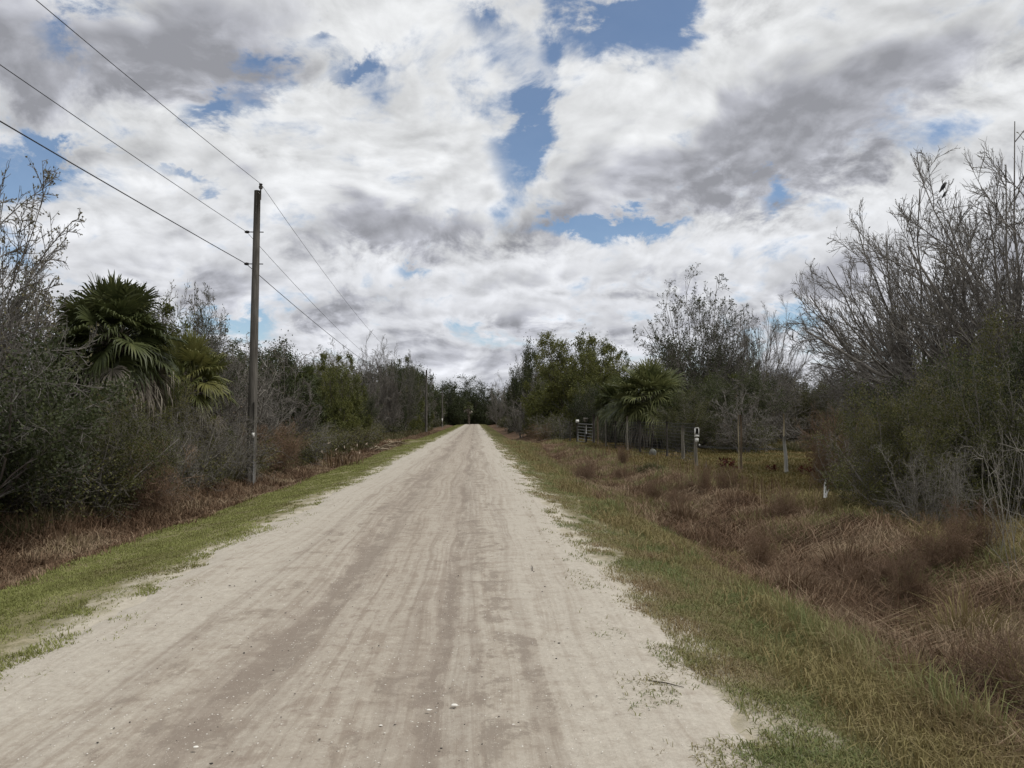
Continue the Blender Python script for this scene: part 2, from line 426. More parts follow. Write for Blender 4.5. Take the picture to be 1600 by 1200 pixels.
drive = (((gy - (DL + .5)) / 2.0).pow(2.0) * -1).exp() * smooth(gx * -1, 2.5, 3.0) * smooth(gx * -1, 8.8, 11, 1, 0)
c = mixc(nt, sandf, c, sand)
c = mixc(nt, smooth(drive + (nf - .5) * .9, .45, .7), c, (.33, .28, .20))
finish(nt, c, .95, nw * .4 + nf, .6, .03, spec=.1)

# road: pale sand, damp brownish blotches in the wheel tracks, washboard, specks of shell
m, nt = mat_new('road_sand'); M['road'] = m
P = geopos(nt); gx, gy, gz = sepxyz(nt, P)
wv = noise(nt, combine(nt, gx, gy * .25), .8, 3, .5, 0, 1); wvx, wvy, _w = sepxyz(nt, wv)
X = gx + (wvx - .5) * .5
def lane(c0, w, k): return (((X - c0) / w).pow(2.0) * -1).exp() * k
n_long = noise(nt, combine(nt, X * 2.6, gy * .16), 1.0, 6, .6)
n_blot = noise(nt, combine(nt, X * 1.5, gy * 1.1), 1.9, 7, .66, .6)
n_wash = noise(nt, combine(nt, X * 1.7, gy * 4.6), 1.0, 5, .6, .5)
n_fine = noise(nt, P, 38, 5, .75)
n_grit = noise(nt, P, 120, 2, .8)
n_str = noise(nt, combine(nt, X * 16, gy * .22), 1.0, 5, .65)
tracks = lane(-1.30, .20, .50) + lane(-.22, .08, .40) + lane(-.15, .75, .28) + lane(-1.75, .60, .30) + lane(.25, .24, .30)
n_blot2 = noise(nt, combine(nt, X * 3.2, gy * 2.2), 1.6, 9, .72, .5)
wet = tracks * .50 + (n_long - .5) * 1.0 + (n_blot - .5) * .95 + (n_blot2 - .5) * .75 + (n_wash - .5) * .45 * smooth(X, -.8, .2)
wetm = smooth(wet, .25, .37)
soft = smooth(wet + (n_str - .5) * .7, -.02, .42)
peb = voronoi(nt, P, 34)
pebc = voronoi(nt, P, 34, 'Color'); pr, pg_, pb_ = sepxyz(nt, pebc)
pebs = smooth(peb, .10, .26, 1, 0) * smooth(pr + tracks * .25, .93, 1.0)
pebd = smooth(peb, .08, .2, 1, 0) * smooth(pg_, .965, .99)
crs = voronoi(nt, P, 90); crc = voronoi(nt, P, 90, 'Color'); cr_, cg_, cb_ = sepxyz(nt, crc)
c = mixc(nt, smooth(n_fine, .25, .75), (.365, .33, .275), (.47, .43, .365))
mid = lane(-.85, 1.15, 1.0)
c = mixc(nt, mid * .50, c, (.29, .245, .195))
c = mixc(nt, smooth(n_blot2 * .6 + n_str * .4 + (n_wash - .5) * .22, .47, .60) * (mid * .7 + .08), c, (.24, .195, .155))
c = mixc(nt, soft * .60, c, (.285, .24, .19))
c = mixc(nt, wetm * .60, c, (.195, .163, .133))
n_mid = noise(nt, combine(nt, X * 1.0, gy * .8), 13, 6, .75)
c = mixc(nt, smooth(n_mid, .52, .66) * (.25 + mid * .35), c, (.20, .155, .125))
c = mixc(nt, smooth(n_mid, .46, .36) * .35, c, (.54, .49, .41))
c = mixc(nt, smooth(noise(nt, P, 9, 8, .8), .50, .62) * .22, c, (.27, .22, .175))
ruts = lane(-1.42, .16, 1.) + lane(-1.12, .09, .6) + lane(-.24, .13, 1.) + lane(-.48, .07, .5) + lane(-.02, .07, .6) + lane(-2.05, .10, .5) + lane(.38, .08, .45)
c = mixc(nt, (smooth(n_long * .6 + n_str * .4, .36, .58) * ruts).clamp() * .70, c, (.205, .168, .137))
c = mixc(nt, smooth(n_str, .45, .72) * (.16 + mid * .30), c, (.24, .20, .16))
c = mixc(nt, smooth(n_grit, .55, .8) * .30, c, (.20, .165, .13))
c = mixc(nt, smooth(crs, .1, .3, 1, 0) * smooth(cr_ + tracks * .3, .84, 1.0) * .6, c, (.62, .57, .49))
c = mixc(nt, pebs * .9, c, (.74, .70, .62))
c = mixc(nt, pebd * .9, c, (.06, .05, .045))
hgt = n_str * .35 + n_fine * .3 + n_grit * .18 + pebs * .8 + crs * -.1 + n_wash * .35 + pebd * .6 - wetm * .12
finish(nt, c, .9, hgt, .55, .02, spec=.15)

# ------------------------------------------------------------------ setting
def grid(xs, ys, zf):
    X_, Y_ = np.meshgrid(xs, ys); Z = zf(X_, Y_)
    v = np.stack([X_, Y_, Z], -1).reshape(-1, 3); nx, ny = len(xs), len(ys)
    i = (np.arange(ny - 1)[:, None] * nx + np.arange(nx - 1)[None]).ravel()
    return v, np.stack([i, i + 1, i + nx + 1, i + nx], 1)
ysg = np.concatenate([np.arange(-30, 2, 2.), np.arange(2, 16, .16), np.geomspace(16, 900, 150)])
xsg = np.unique(np.concatenate([np.linspace(-9, 9, 150), np.array([9 + (i / 34) ** 3 * 800 for i in range(35)]), -np.array([9 + (i / 34) ** 3 * 800 for i in range(35)])]))
def ground_z(x, y):
    return h(x, y) - .06 * ss(x, LE + .45, LE + .9) * ss(-x, -(RE - .45), -(RE - .9))
v, q = grid(xsg, ysg, ground_z)
tag(Geo().add(v, q).obj('ground', M['ground'], smooth=True), kind='structure')
END = 232.0
yr = np.concatenate([np.arange(-20, 2, 1.), np.arange(2, 14, .08), np.geomspace(14, END, 160)])
us = np.linspace(0, 1, 60)
U_, Y_ = np.meshgrid(us, yr)
el_ = LE - .22 + edge_n(Y_, 11); er_ = RE + .22 + edge_n(Y_, 23)
X_ = el_ * (1 - U_) + er_ * U_
Z_ = h(X_, Y_) + .022 - .05 * (ss(-U_, -.07, 0) + ss(U_, .93, 1)) + (fbm(X_ * 1.3, Y_ * .3, 31) - .5) * .03
Z_ -= .022 * np.exp(-((X_ + 1.3) / .16) ** 2) + .016 * np.exp(-((X_ + .22) / .12) ** 2)
Z_ += .007 * np.sin(Y_ * 9.5 + 3 * fbm(X_, Y_ * .3, 5)) * np.exp(-((X_ - .15) / .45) ** 2)
v = np.stack([X_, Y_, Z_], -1).reshape(-1, 3); nx = len(us)
i = (np.arange(len(yr) - 1)[:, None] * nx + np.arange(nx - 1)[None]).ravel()
tag(Geo().add(v, np.stack([i, i + 1, i + nx + 1, i + nx], 1)).obj('road', M['road'], smooth=True), kind='structure')
def road_z(x, y): return float(h(x, y)) + .022

# ------------------------------------------------------------------ grasses and litter (stuff)
def logY(rng, n, a, b): return np.exp(rng.uniform(np.log(a), np.log(b), n))
def scatter(name, label, mat, seed, n, x0, x1, y0, y1, H, W, lean, dens=None, wind=(0, 0), bend=.5, hm=None, wexp=.55, swirl=.5):
    rng = np.random.default_rng(seed)
    y = y0 * np.exp(rng.random(n) ** 1.45 * math.log(y1 / y0)); x = rng.uniform(x0, x1, n)
    if dens is not None:
        k = rng.random(n) < dens(x, y); x, y = x[k], y[k]
    n = len(x); P_ = np.stack([x, y, h(x, y) - .01], 1)
    hh = H * rng.uniform(.45, 1.3, n)
    if hm is not None: hh = hh * hm(x, y)
    ln = rng.normal(size=(n, 2)) * lean + np.array(wind)
    ln = ln + (np.stack([vn(x * 1.4, y * 1.4, 301), vn(x * 1.4, y * 1.4, 302)], 1) - .5) * swirl
    w = W * np.maximum(1, y / 6) ** wexp
    a = np.clip(.5 * rng.random(n) + .5 * fbm(x * 1.1, y * .6, seed), 0, 1)
    g = Geo().blades(P_, hh, w, ln, rng, bend, a)
    return tag(g.obj(name, M[mat]), label, 'grass', kind='stuff')
def near_edge(sgn):
    def f(x, y):
        d = (LE - x) if sgn < 0 else (x - RE)
        n_ = fbm(x * 2.4 + 5, y * 1.2, 77, 4)
        full = np.clip((d - .15) * 1.1 + (n_ - .5) * 3.0, .0, 1) * np.clip(.5 + (n_ - .3) * 2.4, .3, 1)
        stray = ss(fbm(x * 4, y * 3, 44, 3), .55, .66) * ss(d, -.55, .25) * .8
        return np.maximum(full, stray)
    return f
def tuft_mod(x, y): return .55 + 1.2 * fbm(x * 1.6, y * 1.6, 50) ** 1.5
scatter('left_verge_grass', 'short yellow-green grass on the verge left of the sand road', 'grass_left', 1, 430000, -5.6, -2.55, 2.8, 230, .045, .0036, .6,
        near_edge(-1), hm=lambda x, y: .55 + .9 * fbm(x * 2, y, 8) + .7 * ss(-x, 4.6, 5.4))
scatter('left_verge_tufts', 'tiny tufts on the sandy fringe left of the road', 'grass_left', 16, 110000, -5.4, -2.8, 3.6, 12, .032, .0034, .7,
        lambda x, y: np.clip((-2.85 - x) * .9, 0, 1) * ss(fbm(x * 6, y * 4, 17, 3), .36, .6), hm=None)
scatter('right_verge_grass', 'olive and brown mown grass on the verge right of the sand road', 'grass_right', 2, 360000, .85, 3.4, 2.4, 230, .055, .0034, .7,
        near_edge(1), hm=lambda x, y: .6 + .9 * fbm(x * 2, y, 18) + 1.0 * ss(x, 1.9, 3))
scatter('tan_grass', 'loose tan grass leaning at the foot of the right verge', 'grass_tan', 3, 150000, 1.9, 4.2, 2.6, 60, .19, .0034, .55,
        lambda x, y: np.clip((x - 1.9) * .9, 0, 1) * (.15 + 1.3 * ss(fbm(x * .9, y * .6, 61), .38, .62)), bend=.6, hm=tuft_mod)
scatter('dry_ditch_grass', 'thick tangled reddish brown dead grass filling the right ditch', 'grass_dry', 4, 420000, 2.6, 6.9, 2.6, 75, .31, .0033, 1.0,
        lambda x, y: ss(x + (fbm(x * .8, y * .5, 4) - .5) * 1.6, 2.8, 3.8) * ss(-x - (fbm(x * .6, y * .4, 14) - .5) * 2, -6.6, -5.6) * (1 - .9 * np.exp(-((y - DR) / 4) ** 2)),
        bend=.75, swirl=.2, hm=lambda x, y: (.12 + 1.9 * fbm(x * 1.6, y * 1.6, 70, 3) ** 2.2 + 1.1 * fbm(x * 4.5, y * 4.5, 170, 2) ** 2.6 + .25 * ss(-y, -11, -6)) * (1 - .45 * ss(y, 12, 32)))
scatter('green_tufts', 'green and yellow tufts breaking through the dry ditch grass', 'grass_right', 15, 110000, 2.6, 6.6, 2.6, 60, .30, .0034, .45,
        lambda x, y: ss(fbm(x * 1.1, y * .8, 91), .50, .62), hm=tuft_mod)
scatter('dry_stalks', 'thin dead stalks standing above the right ditch grass', 'grass_dry', 14, 9000, 2.9, 7.4, 3, 45, .62, .0030, .22,
        lambda x, y: ss(fbm(x * .8, y * .5, 90), .45, .62) * ss(x, 3.0, 4.2), bend=.3, swirl=.2)
scatter('left_ditch_grass', 'rusty brown dead grass along the left ditch before the thicket', 'grass_dry', 5, 150000, -8.2, -4.75, 5, 130, .40, .0055, .5,
        lambda x, y: ss(-x + (fbm(x, y * .5, 4) - .5) * .5, 4.9, 5.4) * (1 - .9 * np.exp(-((y - DL) / 2.5) ** 2)),
        bend=.7, swirl=1.2, hm=lambda x, y: (.5 + 1.0 * fbm(x * .9, y * .9, 71)) * (.35 + .75 * ss(-x, 5.1, 6.2)) * (1 - .4 * ss(y, 14, 40)))
scatter('pasture_grass', 'low orange-green pasture grass beyond the right ditch', 'grass_pasture', 6, 150000, 5.6, 24, 10, 85, .13, .008, .5,
        lambda x, y: ss(x + (fbm(x * .6, y * .4, 14) - .5) * 2, 5.9, 6.6), hm=tuft_mod)
scatter('thicket_weeds', 'dark tall weeds at the foot of the left thicket', 'grass_weed', 7, 120000, -12, -7.0, 8, 130, .55, .007, .35,
        lambda x, y: .9 - .7 * ss(-x, 8.5, 12), bend=.6, hm=lambda x, y: .4 + 1.1 * fbm(x * .7, y * .5, 75))
scatter('brush_weeds', 'tan weeds and dead stems below the right roadside brush', 'grass_tan', 8, 60000, 6.2, 12, 5, 17, .34, .004, .6,
        lambda x, y: ss(x, 6, 7), bend=.6, hm=tuft_mod)
# pebbles and crumbs of shell loose on the road
def lumps(name, label, mat, seed, n, r0, r1, ymax, xr=(LE + .2, RE - .1), sq=.5):
    rng = np.random.default_rng(seed)
    y = logY(rng, n, 2.8, ymax); x = rng.uniform(*xr, n)
    r = (r0 + (r1 - r0) * rng.random(n) ** 3)
    base = np.array([(1, 0, 0), (0, 1, 0), (-1, 0, 0), (0, -1, 0), (0, 0, 1), (0, 0, -1)], float)
    V_ = base[None] * (r[:, None, None] * rng.uniform(.6, 1.3, (n, 6, 1))) * np.array([1, 1, sq])
    th = rng.random(n) * 6.28; ca, sa = np.cos(th), np.sin(th)
    V_ = np.stack([V_[..., 0] * ca[:, None] - V_[..., 1] * sa[:, None], V_[..., 0] * sa[:, None] + V_[..., 1] * ca[:, None], V_[..., 2]], -1)
    V_ += np.stack([x, y, h(x, y) + .024 + r * .15], 1)[:, None]
    T_ = np.array([(0, 1, 4), (1, 2, 4), (2, 3, 4), (3, 0, 4), (1, 0, 5), (2, 1, 5), (3, 2, 5), (0, 3, 5)])
    g = Geo().add(V_.reshape(-1, 3), None, (T_[None] + np.arange(n)[:, None, None] * 6).reshape(-1, 3))
    return tag(g.obj(name, M[mat]), label, 'gravel', kind='stuff')
lumps('shell_crumbs', 'white crumbs of crushed shell strewn on the sand road', 'shell', 21, 1500, .002, .007, 18)
lumps('dark_crumbs', 'small dark pebbles strewn on the sand road', 'pebble_dark', 22, 500, .003, .010, 20)

# ------------------------------------------------------------------ plants
def interp(P, Rr, idx, t):
    K = P.shape[1]; f = np.clip(t, 0, .9999) * (K - 1); i = f.astype(int); w = (f - i)[:, None]
    a, b = P[idx, i], P[idx, i + 1]
    T = b - a; T = T / (np.linalg.norm(T, axis=1, keepdims=True) + 1e-9)
    return a * (1 - w) + b * w, T, Rr[idx, i] * (1 - w[:, 0]) + Rr[idx, i + 1] * w[:, 0]
def grow(rng, P, Rr, n, t0, t1, ang, L, K, wob, up, rr=.6, rmin=.004, taper=.35, out=0.0, dec=.45):
    B = P.shape[0]; idx = np.repeat(np.arange(B), n)
    t = t0 + (t1 - t0) * ((np.tile(np.arange(n), B) + rng.random(B * n)) / n)
    p, T, r = interp(P, Rr, idx, t)
    pl = np.linalg.norm(np.diff(P, axis=1), axis=2).sum(1)[idx]
    N = len(idx); s = np.cross(T, rng.normal(size=(N, 3))); s /= np.linalg.norm(s, axis=1, keepdims=True) + 1e-9
    a = np.radians(ang) * rng.uniform(.6, 1.35, N)[:, None]
    d = T * np.cos(a) + s * np.sin(a)
    ln = L * pl * (1 - dec * t) * rng.uniform(.6, 1.25, N)
    ctr = p.copy(); ctr[:, 2] = 0; ctr /= np.linalg.norm(ctr, axis=1, keepdims=True) + .3
    out_p = np.empty((N, K, 3)); out_p[:, 0] = p
    for k in range(1, K):
        d = d + rng.normal(size=(N, 3)) * wob + np.array([0, 0, up]) + ctr * out
        d /= np.linalg.norm(d, axis=1, keepdims=True)
        p = p + d * (ln / (K - 1))[:, None]; out_p[:, k] = p
    r0 = np.maximum(r * rr, rmin)
    R2 = r0[:, None] * np.linspace(1, taper, K)[None]
    return out_p, np.maximum(R2, rmin * .55)
def stems(rng, n, H, K, spread, wob, r, up=.12, base=.15):
    th = rng.random(n) * 6.283 + np.arange(n) * 2.4
    p = np.stack([np.cos(th), np.sin(th), np.zeros(n)], 1) * base * rng.uniform(.2, 1, n)[:, None]; p[:, 2] = -.1
    d = np.stack([np.cos(th) * spread, np.sin(th) * spread, np.ones(n)], 1) * 1.0
    d[:, :2] *= rng.uniform(.3, 1.2, n)[:, None]
    d /= np.linalg.norm(d, axis=1, keepdims=True)
    ln = H * rng.uniform(.7, 1.05, n); P_ = np.empty((n, K, 3)); P_[:, 0] = p
    for k in range(1, K):
        d = d + rng.normal(size=(n, 3)) * wob + np.array([0, 0, up]); d /= np.linalg.norm(d, axis=1, keepdims=True)
        p = p + d * (ln / (K - 1))[:, None]; P_[:, k] = p
    Rr = (r * rng.uniform(.6, 1.1, n))[:, None] * np.linspace(1, .45, K)[None]
    Rr[:, 0] *= 1.35
    return P_, Rr

def limbs_to(rng, P0, R0, n, H, wide, zc, lowel, K=9, rr=.6, lift=.2, t0=.25):
    """limbs that leave the trunks and arch out to points spread over a domed crown"""
    N = n * len(P0); k = (np.arange(N) + .5) / N
    e = np.radians(lowel + (86 - lowel) * (1 - (1 - k) ** .62)) + rng.normal(size=N) * .10; a = np.arange(N) * 2.39996 + rng.normal(size=N) * .2
    q = rng.uniform(.62, .92, N)
    T = np.stack([np.cos(a) * np.cos(e) * H * wide * q, np.sin(a) * np.cos(e) * H * wide * q, H * zc + np.sin(e) * H * (1 - zc) * q], 1)
    tips = P0[:, -1]; idx = np.argmin(np.linalg.norm(tips[None, :, :2] - T[:, None, :2] * .5, axis=2) + rng.random((N, len(P0))) * .3, axis=1)
    t = np.clip(t0 + (1 - t0) * (.25 + .75 * np.sin(np.maximum(e, 0))) * rng.uniform(.6, 1.15, N), t0, 1)
    S, Tn, r0 = interp(P0, R0, idx, t)
    D = np.linalg.norm(T - S, axis=1, keepdims=True)
    hd = T - S; hd[:, 2] = 0
    C = S + np.array([0, 0, 1.]) * D * lift + hd * .42
    u = np.linspace(0, 1, K)[None, :, None]
    P = S[:, None] * (1 - u) ** 2 + C[:, None] * 2 * u * (1 - u) + T[:, None] * u ** 2
    w = np.cumsum(rng.normal(size=P.shape) * .034 * H / 3 * u ** .5, axis=1); w[:, 0] = 0
    P = P + w
    R1 = np.maximum(r0 * rr, .012 * H / 3)[:, None] * np.linspace(1, .22, K)[None]
    return P, np.maximum(R1, .008)
def dome(arrs, H, Rd, zc=.42, k=.3):
    """keep the crown inside a rounded envelope: shoots that pass it are drawn in"""
    c = np.array([0, 0, H * zc]); e = np.array([Rd, Rd, H * (1 - zc)]); el2 = np.array([Rd, Rd, H * zc * 1.6])
    res = []
    for P in arrs:
        v = P - c; ee = np.where(v[..., 2:3] > 0, e, el2); d = np.linalg.norm(v / ee, axis=-1, keepdims=True)
        f = np.where(d > .85, (.85 + (1 - np.exp(-(d - .85) * 2.2)) * k) / np.maximum(d, 1e-6), 1.0)
        res.append(c + v * f)
    return res
PROTO = {}
def proto(key, parts, top):
    """parts: list of (child name, mesh); top: nominal height and radius"""
    PROTO[key] = (parts, top)
def finish_tree(key, wood, twig, leaf, wm, tm, lm, wname='trunk', tname='twigs', lname='crown'):
    parts = []; vv = []
    for g, nm, mm in ((wood, wname, wm), (twig, tname, tm), (leaf, lname, lm)):
        if g is not None and g.n:
            parts.append((nm, g.mesh(nm, M[mm], smooth=(g is wood)))); vv.append(np.concatenate(g.v))
    al = np.concatenate(vv); proto(key, parts, (np.percentile(al[:, 2], 99.3), np.percentile(np.hypot(al[:, 0], al[:, 1]), 94)))

def bare_tree(key, seed, H=9, n0=1, limb=9, spread=.15, sub=(7, 7, 6), leafn=0, mats=('bark_grey', 'twig_grey', 'tip_leaf'), trunk_h=.30, upb=.03, rm=.006, thick=.17, lsz=.05, wide=.5, zc=.35, lowel=-5, lift=.2, fan=48, wob=.15):
    rng = np.random.default_rng(seed)
    P0, R0 = stems(rng, n0, H * trunk_h, 6, spread, .07, thick, .1, .2)
    P1, R1 = limbs_to(rng, P0, R0, limb, H, wide, zc, lowel, lift=lift)
    P2, R2 = grow(rng, P1, R1, sub[0], .18, .97, fan, .46, 7, wob, upb, .6, .014, .35, .05, .35)
    P3, R3 = grow(rng, P2, R2, sub[1], .12, 1.0, fan, .50, 5, wob, upb, .6, .009, .5, .04)
    P4, R4 = grow(rng, P3, R3, sub[2], .1, 1.0, fan, .60, 4, wob + .03, .03, .7, rm, .6)
    P2, P3, P4 = dome((P2, P3, P4), H, H * wide, zc)
    w, t = Geo(), Geo()
    w.tubes(P0, R0, 10).tubes(P1, R1, 7); w.tubes(P2, R2, 5)
    t.tubes(P3, R3, 3, a=rng.random(len(P3))).tubes(P4, R4, 3, a=rng.random(len(P4)))
    g = None
    if leafn:
        g = Geo(); idx = rng.integers(0, len(P4), leafn); p, T, _ = interp(P4, R4, idx, rng.random(leafn) * .6 + .4)
        g.leaves(p, T + rng.normal(size=p.shape) * .8, lsz * rng.uniform(.6, 1.3, leafn), lsz * .3, rng)
    finish_tree(key, w, t, g, *mats)

def leafy_tree(key, seed, H=7, n0=2, limb=9, spread=.3, sub=(7, 6), nleaf=26000, lsz=.075, lw=.32, mats=('bark_dark', 'twig_grey', 'leaf_olive'), trunk_h=.35, thick=.16, jit=.16, upb=.03, droop=0.0, lout=.04, wide=.45, zc=.35, lowel=-15, lift=.2):
    rng = np.random.default_rng(seed)
    P0, R0 = stems(rng, n0, H * trunk_h, 6, spread, .08, thick, .08, .2)
    P1, R1 = limbs_to(rng, P0, R0, limb, H, wide, zc, lowel, 8, lift=lift)
    P2, R2 = grow(rng, P1, R1, sub[0], .2, 1.0, 46, .42, 6, .16, upb, .6, .012, .4, lout, .35)
    P3, R3 = grow(rng, P2, R2, sub[1], .15, 1.0, 45, .55, 5, .18, upb * .6, .6, .007, .5)
    P2, P3 = dome((P2, P3), H, H * wide, zc)
    w, t, g = Geo(), Geo(), Geo()
    w.tubes(P0, R0, 9).tubes(P1, R1, 6)
    t.tubes(P2, R2, 4, a=rng.random(len(P2))).tubes(P3, R3, 3, a=rng.random(len(P3)))
    # leaves gather in clumps along the outer twigs; some twigs carry few
    wt = rng.random(len(P3)) ** 1.0 + .15; wt /= wt.sum()
    idx = rng.choice(len(P3), nleaf, p=wt); p, T, _ = interp(P3, R3, idx, rng.random(nleaf) * .85 + .15)
    p = p + rng.normal(size=p.shape) * jit * rng.random(nleaf)[:, None]
    g.leaves(p, T * .6 + rng.normal(size=p.shape) * .8 + np.array([0, 0, -droop]), lsz * rng.uniform(.55, 1.3, nleaf), lsz * lw, rng,
             a=np.clip(rng.random(nleaf) * .6 + .4 * rng.random(len(P3))[idx], 0, 1))
    finish_tree(key, w, t, g, *mats)

def bush(key, seed, H=2.8, n0=14, nleaf=24000, lsz=.05, lw=.3, mats=('bark_grey', 'twig_grey', 'leaf_bush'), spread=.75, sub=(7, 7, 5), r=.025, wname='stems', lname='foliage', low=.05, jit=.09, rm=.003):
    rng = np.random.default_rng(seed)
    P0, R0 = stems(rng, n0, H * 1.0, 7, spread, .12, r, .05, .35)
    P1, R1 = grow(rng, P0, R0, sub[0], .12, 1.0, 48, .5, 6, .18, .04, .6, .008, .4, .03, .3)
    P2, R2 = grow(rng, P1, R1, sub[1], .1, 1.0, 48, .55, 5, .2, .03, .65, .005, .5)
    w, t, g = Geo(), Geo(), Geo()
    w.tubes(P0, R0, 6)
    t.tubes(P1, R1, 4, a=rng.random(len(P1))).tubes(P2, R2, 3, a=rng.random(len(P2)))
    if sub[2]:
        P3, R3 = grow(rng, P2, R2, sub[2], .2, 1.0, 45, .6, 3, .2, .02, .7, rm, .6)
        t.tubes(P3, R3, 3, a=rng.random(len(P3)))
    else: P3, R3 = P2, R2
    if nleaf:
        wt = rng.random(len(P2)) ** 1.4
        idx0 = rng.choice(len(P2), nleaf, p=wt / wt.sum())
        p, T, _ = interp(P2, R2, idx0, rng.random(nleaf)); p = p + rng.normal(size=p.shape) * jit
        p[:, 2] = np.abs(p[:, 2] - low) + low
        g.leaves(p, T * .5 + rng.normal(size=p.shape), lsz * rng.uniform(.55, 1.3, nleaf), lsz * lw, rng,
                 a=np.clip(rng.random(nleaf) * .55 + .45 * rng.random(len(P2))[idx0], 0, 1))
    finish_tree(key, w, t, g, *mats, wname=wname, lname=lname)

def frond(g, rng, base, d, pet, Rf, nseg, droop, a0, w=.024, fold=.25):
    """one fan leaf: petiole, then narrow pleats spreading from its tip"""
    d = np.array(d) / np.linalg.norm(d)
    side = np.cross(d, [0, 0, 1.]); side /= np.linalg.norm(side) + 1e-9
    upv = np.cross(side, d)
    tip = base + d * pet + np.array([0, 0, -1]) * droop * pet * .25
    mid = (base + tip) / 2 + np.array([0, 0, .06 * pet])
    g.tubes(np.array([[base, mid, tip]]), np.array([[.022, .016, .012]]), 3, a=a0)
    d2 = tip - mid; d2 /= np.linalg.norm(d2); d2 = d2 + np.array([0, 0, -.25 * droop]); d2 /= np.linalg.norm(d2)
    upv = np.cross(side, d2)
    ro = rng.normal() * .55; side, upv = side * math.cos(ro) + upv * math.sin(ro), upv * math.cos(ro) - side * math.sin(ro)
    th = np.linspace(-2.15, 2.15, nseg) + rng.normal(size=nseg) * .03
    ln = Rf * (.62 + .38 * np.cos(th * .62)) * rng.uniform(.74, 1.10, nseg)
    fv = d2[None] * np.cos(th)[:, None] + side[None] * np.sin(th)[:, None] + upv[None] * (fold * np.abs(np.sin(th)))[:, None]
    fv /= np.linalg.norm(fv, axis=1, keepdims=True)
    wd = np.cross(fv, upv[None] + rng.normal(size=(nseg, 3)) * .25); wd /= np.linalg.norm(wd, axis=1, keepdims=True)
    dn = np.array([0, 0, -1.])
    p0 = np.broadcast_to(tip, (nseg, 3))
    p1 = tip + fv * (ln * .5)[:, None] + dn * (droop * .05 * ln)[:, None]
    p2 = tip + fv * (ln * .8)[:, None] + dn * (droop * .22 * ln)[:, None]
    p3 = tip + fv * (ln * (1 - .12 * droop))[:, None] + dn * (droop * .6 * ln)[:, None] * rng.uniform(.7, 1.3, nseg)[:, None]
    V_ = np.stack([p0 - wd * .004, p0 + wd * .004, p1 - wd * w, p1 + wd * w, p2 - wd * w * .7, p2 + wd * w * .7, p3], 1).reshape(-1, 3)
    b = np.arange(nseg)[:, None] * 7
    q = np.concatenate([b + [0, 1, 3, 2], b + [2, 3, 5, 4]])
    a = np.clip(a0 + rng.normal(size=nseg) * .12, 0, 1)
    g.add(V_, q, b + [4, 5, 6], a=np.repeat(a, 7))
def palm(key, seed, trunk=3.2, nf=34, nd=26, Rf=.75, pet=.95, green='palm_green', tr=.19, low=-10, boots=True):
    rng = np.random.default_rng(seed)
    top = np.array([rng.normal() * .08, rng.normal() * .08, trunk])
    K = 9; tt = np.linspace(0, 1, K)
    pp = np.stack([top[0] * tt, top[1] * tt, -.15 + (trunk + .15) * tt], 1)
    w = Geo().path(pp, list(tr * (1.12 - .2 * tt + .05 * rng.normal(size=K))), 12)
    bt = Geo()
    if boots:
        nb_ = int(trunk * 42)
        for k in range(nb_):
            z = trunk * (.12 + .88 * k / nb_); th = k * 2.4; rr_ = tr * .92
            b = np.array([math.cos(th) * rr_ + top[0] * z / trunk, math.sin(th) * rr_ + top[1] * z / trunk, z])
            o = np.array([math.cos(th), math.sin(th), 0]); l = rng.uniform(.10, .26)
            bt.tubes(np.array([[b, b + o * l * .35 + [0, 0, l * .5], b + o * l * .7 + [0, 0, l]]]), np.array([[.045, .032, .02]]), 4, a=rng.random())
    g, dd = Geo(), Geo()
    for k in range(nf):
        e = math.radians(88 - (88 - low) * ((k + .5) / nf) ** .85 + rng.normal() * 5); th = k * 2.3999 + rng.normal() * .15
        d = [math.cos(th) * math.cos(e), math.sin(th) * math.cos(e), math.sin(e)]
        frond(g, rng, top + np.array([d[0], d[1], 0]) * .1 + [0, 0, -.25 * (k / nf)], d, pet * rng.uniform(.6, 1.15), Rf * rng.uniform(.75, 1.1), 34, .15 + .75 * (k / nf) * rng.uniform(.5, 1.3), rng.uniform(.15, .85), .022)
    for k in range(nd):
        e = math.radians(-5 - 75 * rng.random()); th = k * 2.3999 + rng.normal() * .3
        d = [math.cos(th) * math.cos(e), math.sin(th) * math.cos(e), math.sin(e)]
        frond(dd, rng, top + np.array([d[0], d[1], 0]) * .15 + [0, 0, -.3 - .35 * rng.random()], d, pet * rng.uniform(.55, .95), Rf * rng.uniform(.55, .8), 20, 1.5, rng.uniform(.1, .95), .018)
    parts = [('trunk', w.mesh('trunk', M['bark_dark'], True))]
    if boots: parts.append(('leaf_bases', bt.mesh('leaf_bases', M['palm_dead'])))
    parts.append(('fronds', g.mesh('fronds', M[green])))
    if nd: parts.append(('dead_fronds', dd.mesh('dead_fronds', M['palm_dead'])))
    al = np.concatenate(g.v); proto(key, parts, (np.percentile(al[:, 2], 99.5), np.percentile(np.hypot(al[:, 0], al[:, 1]), 97)))

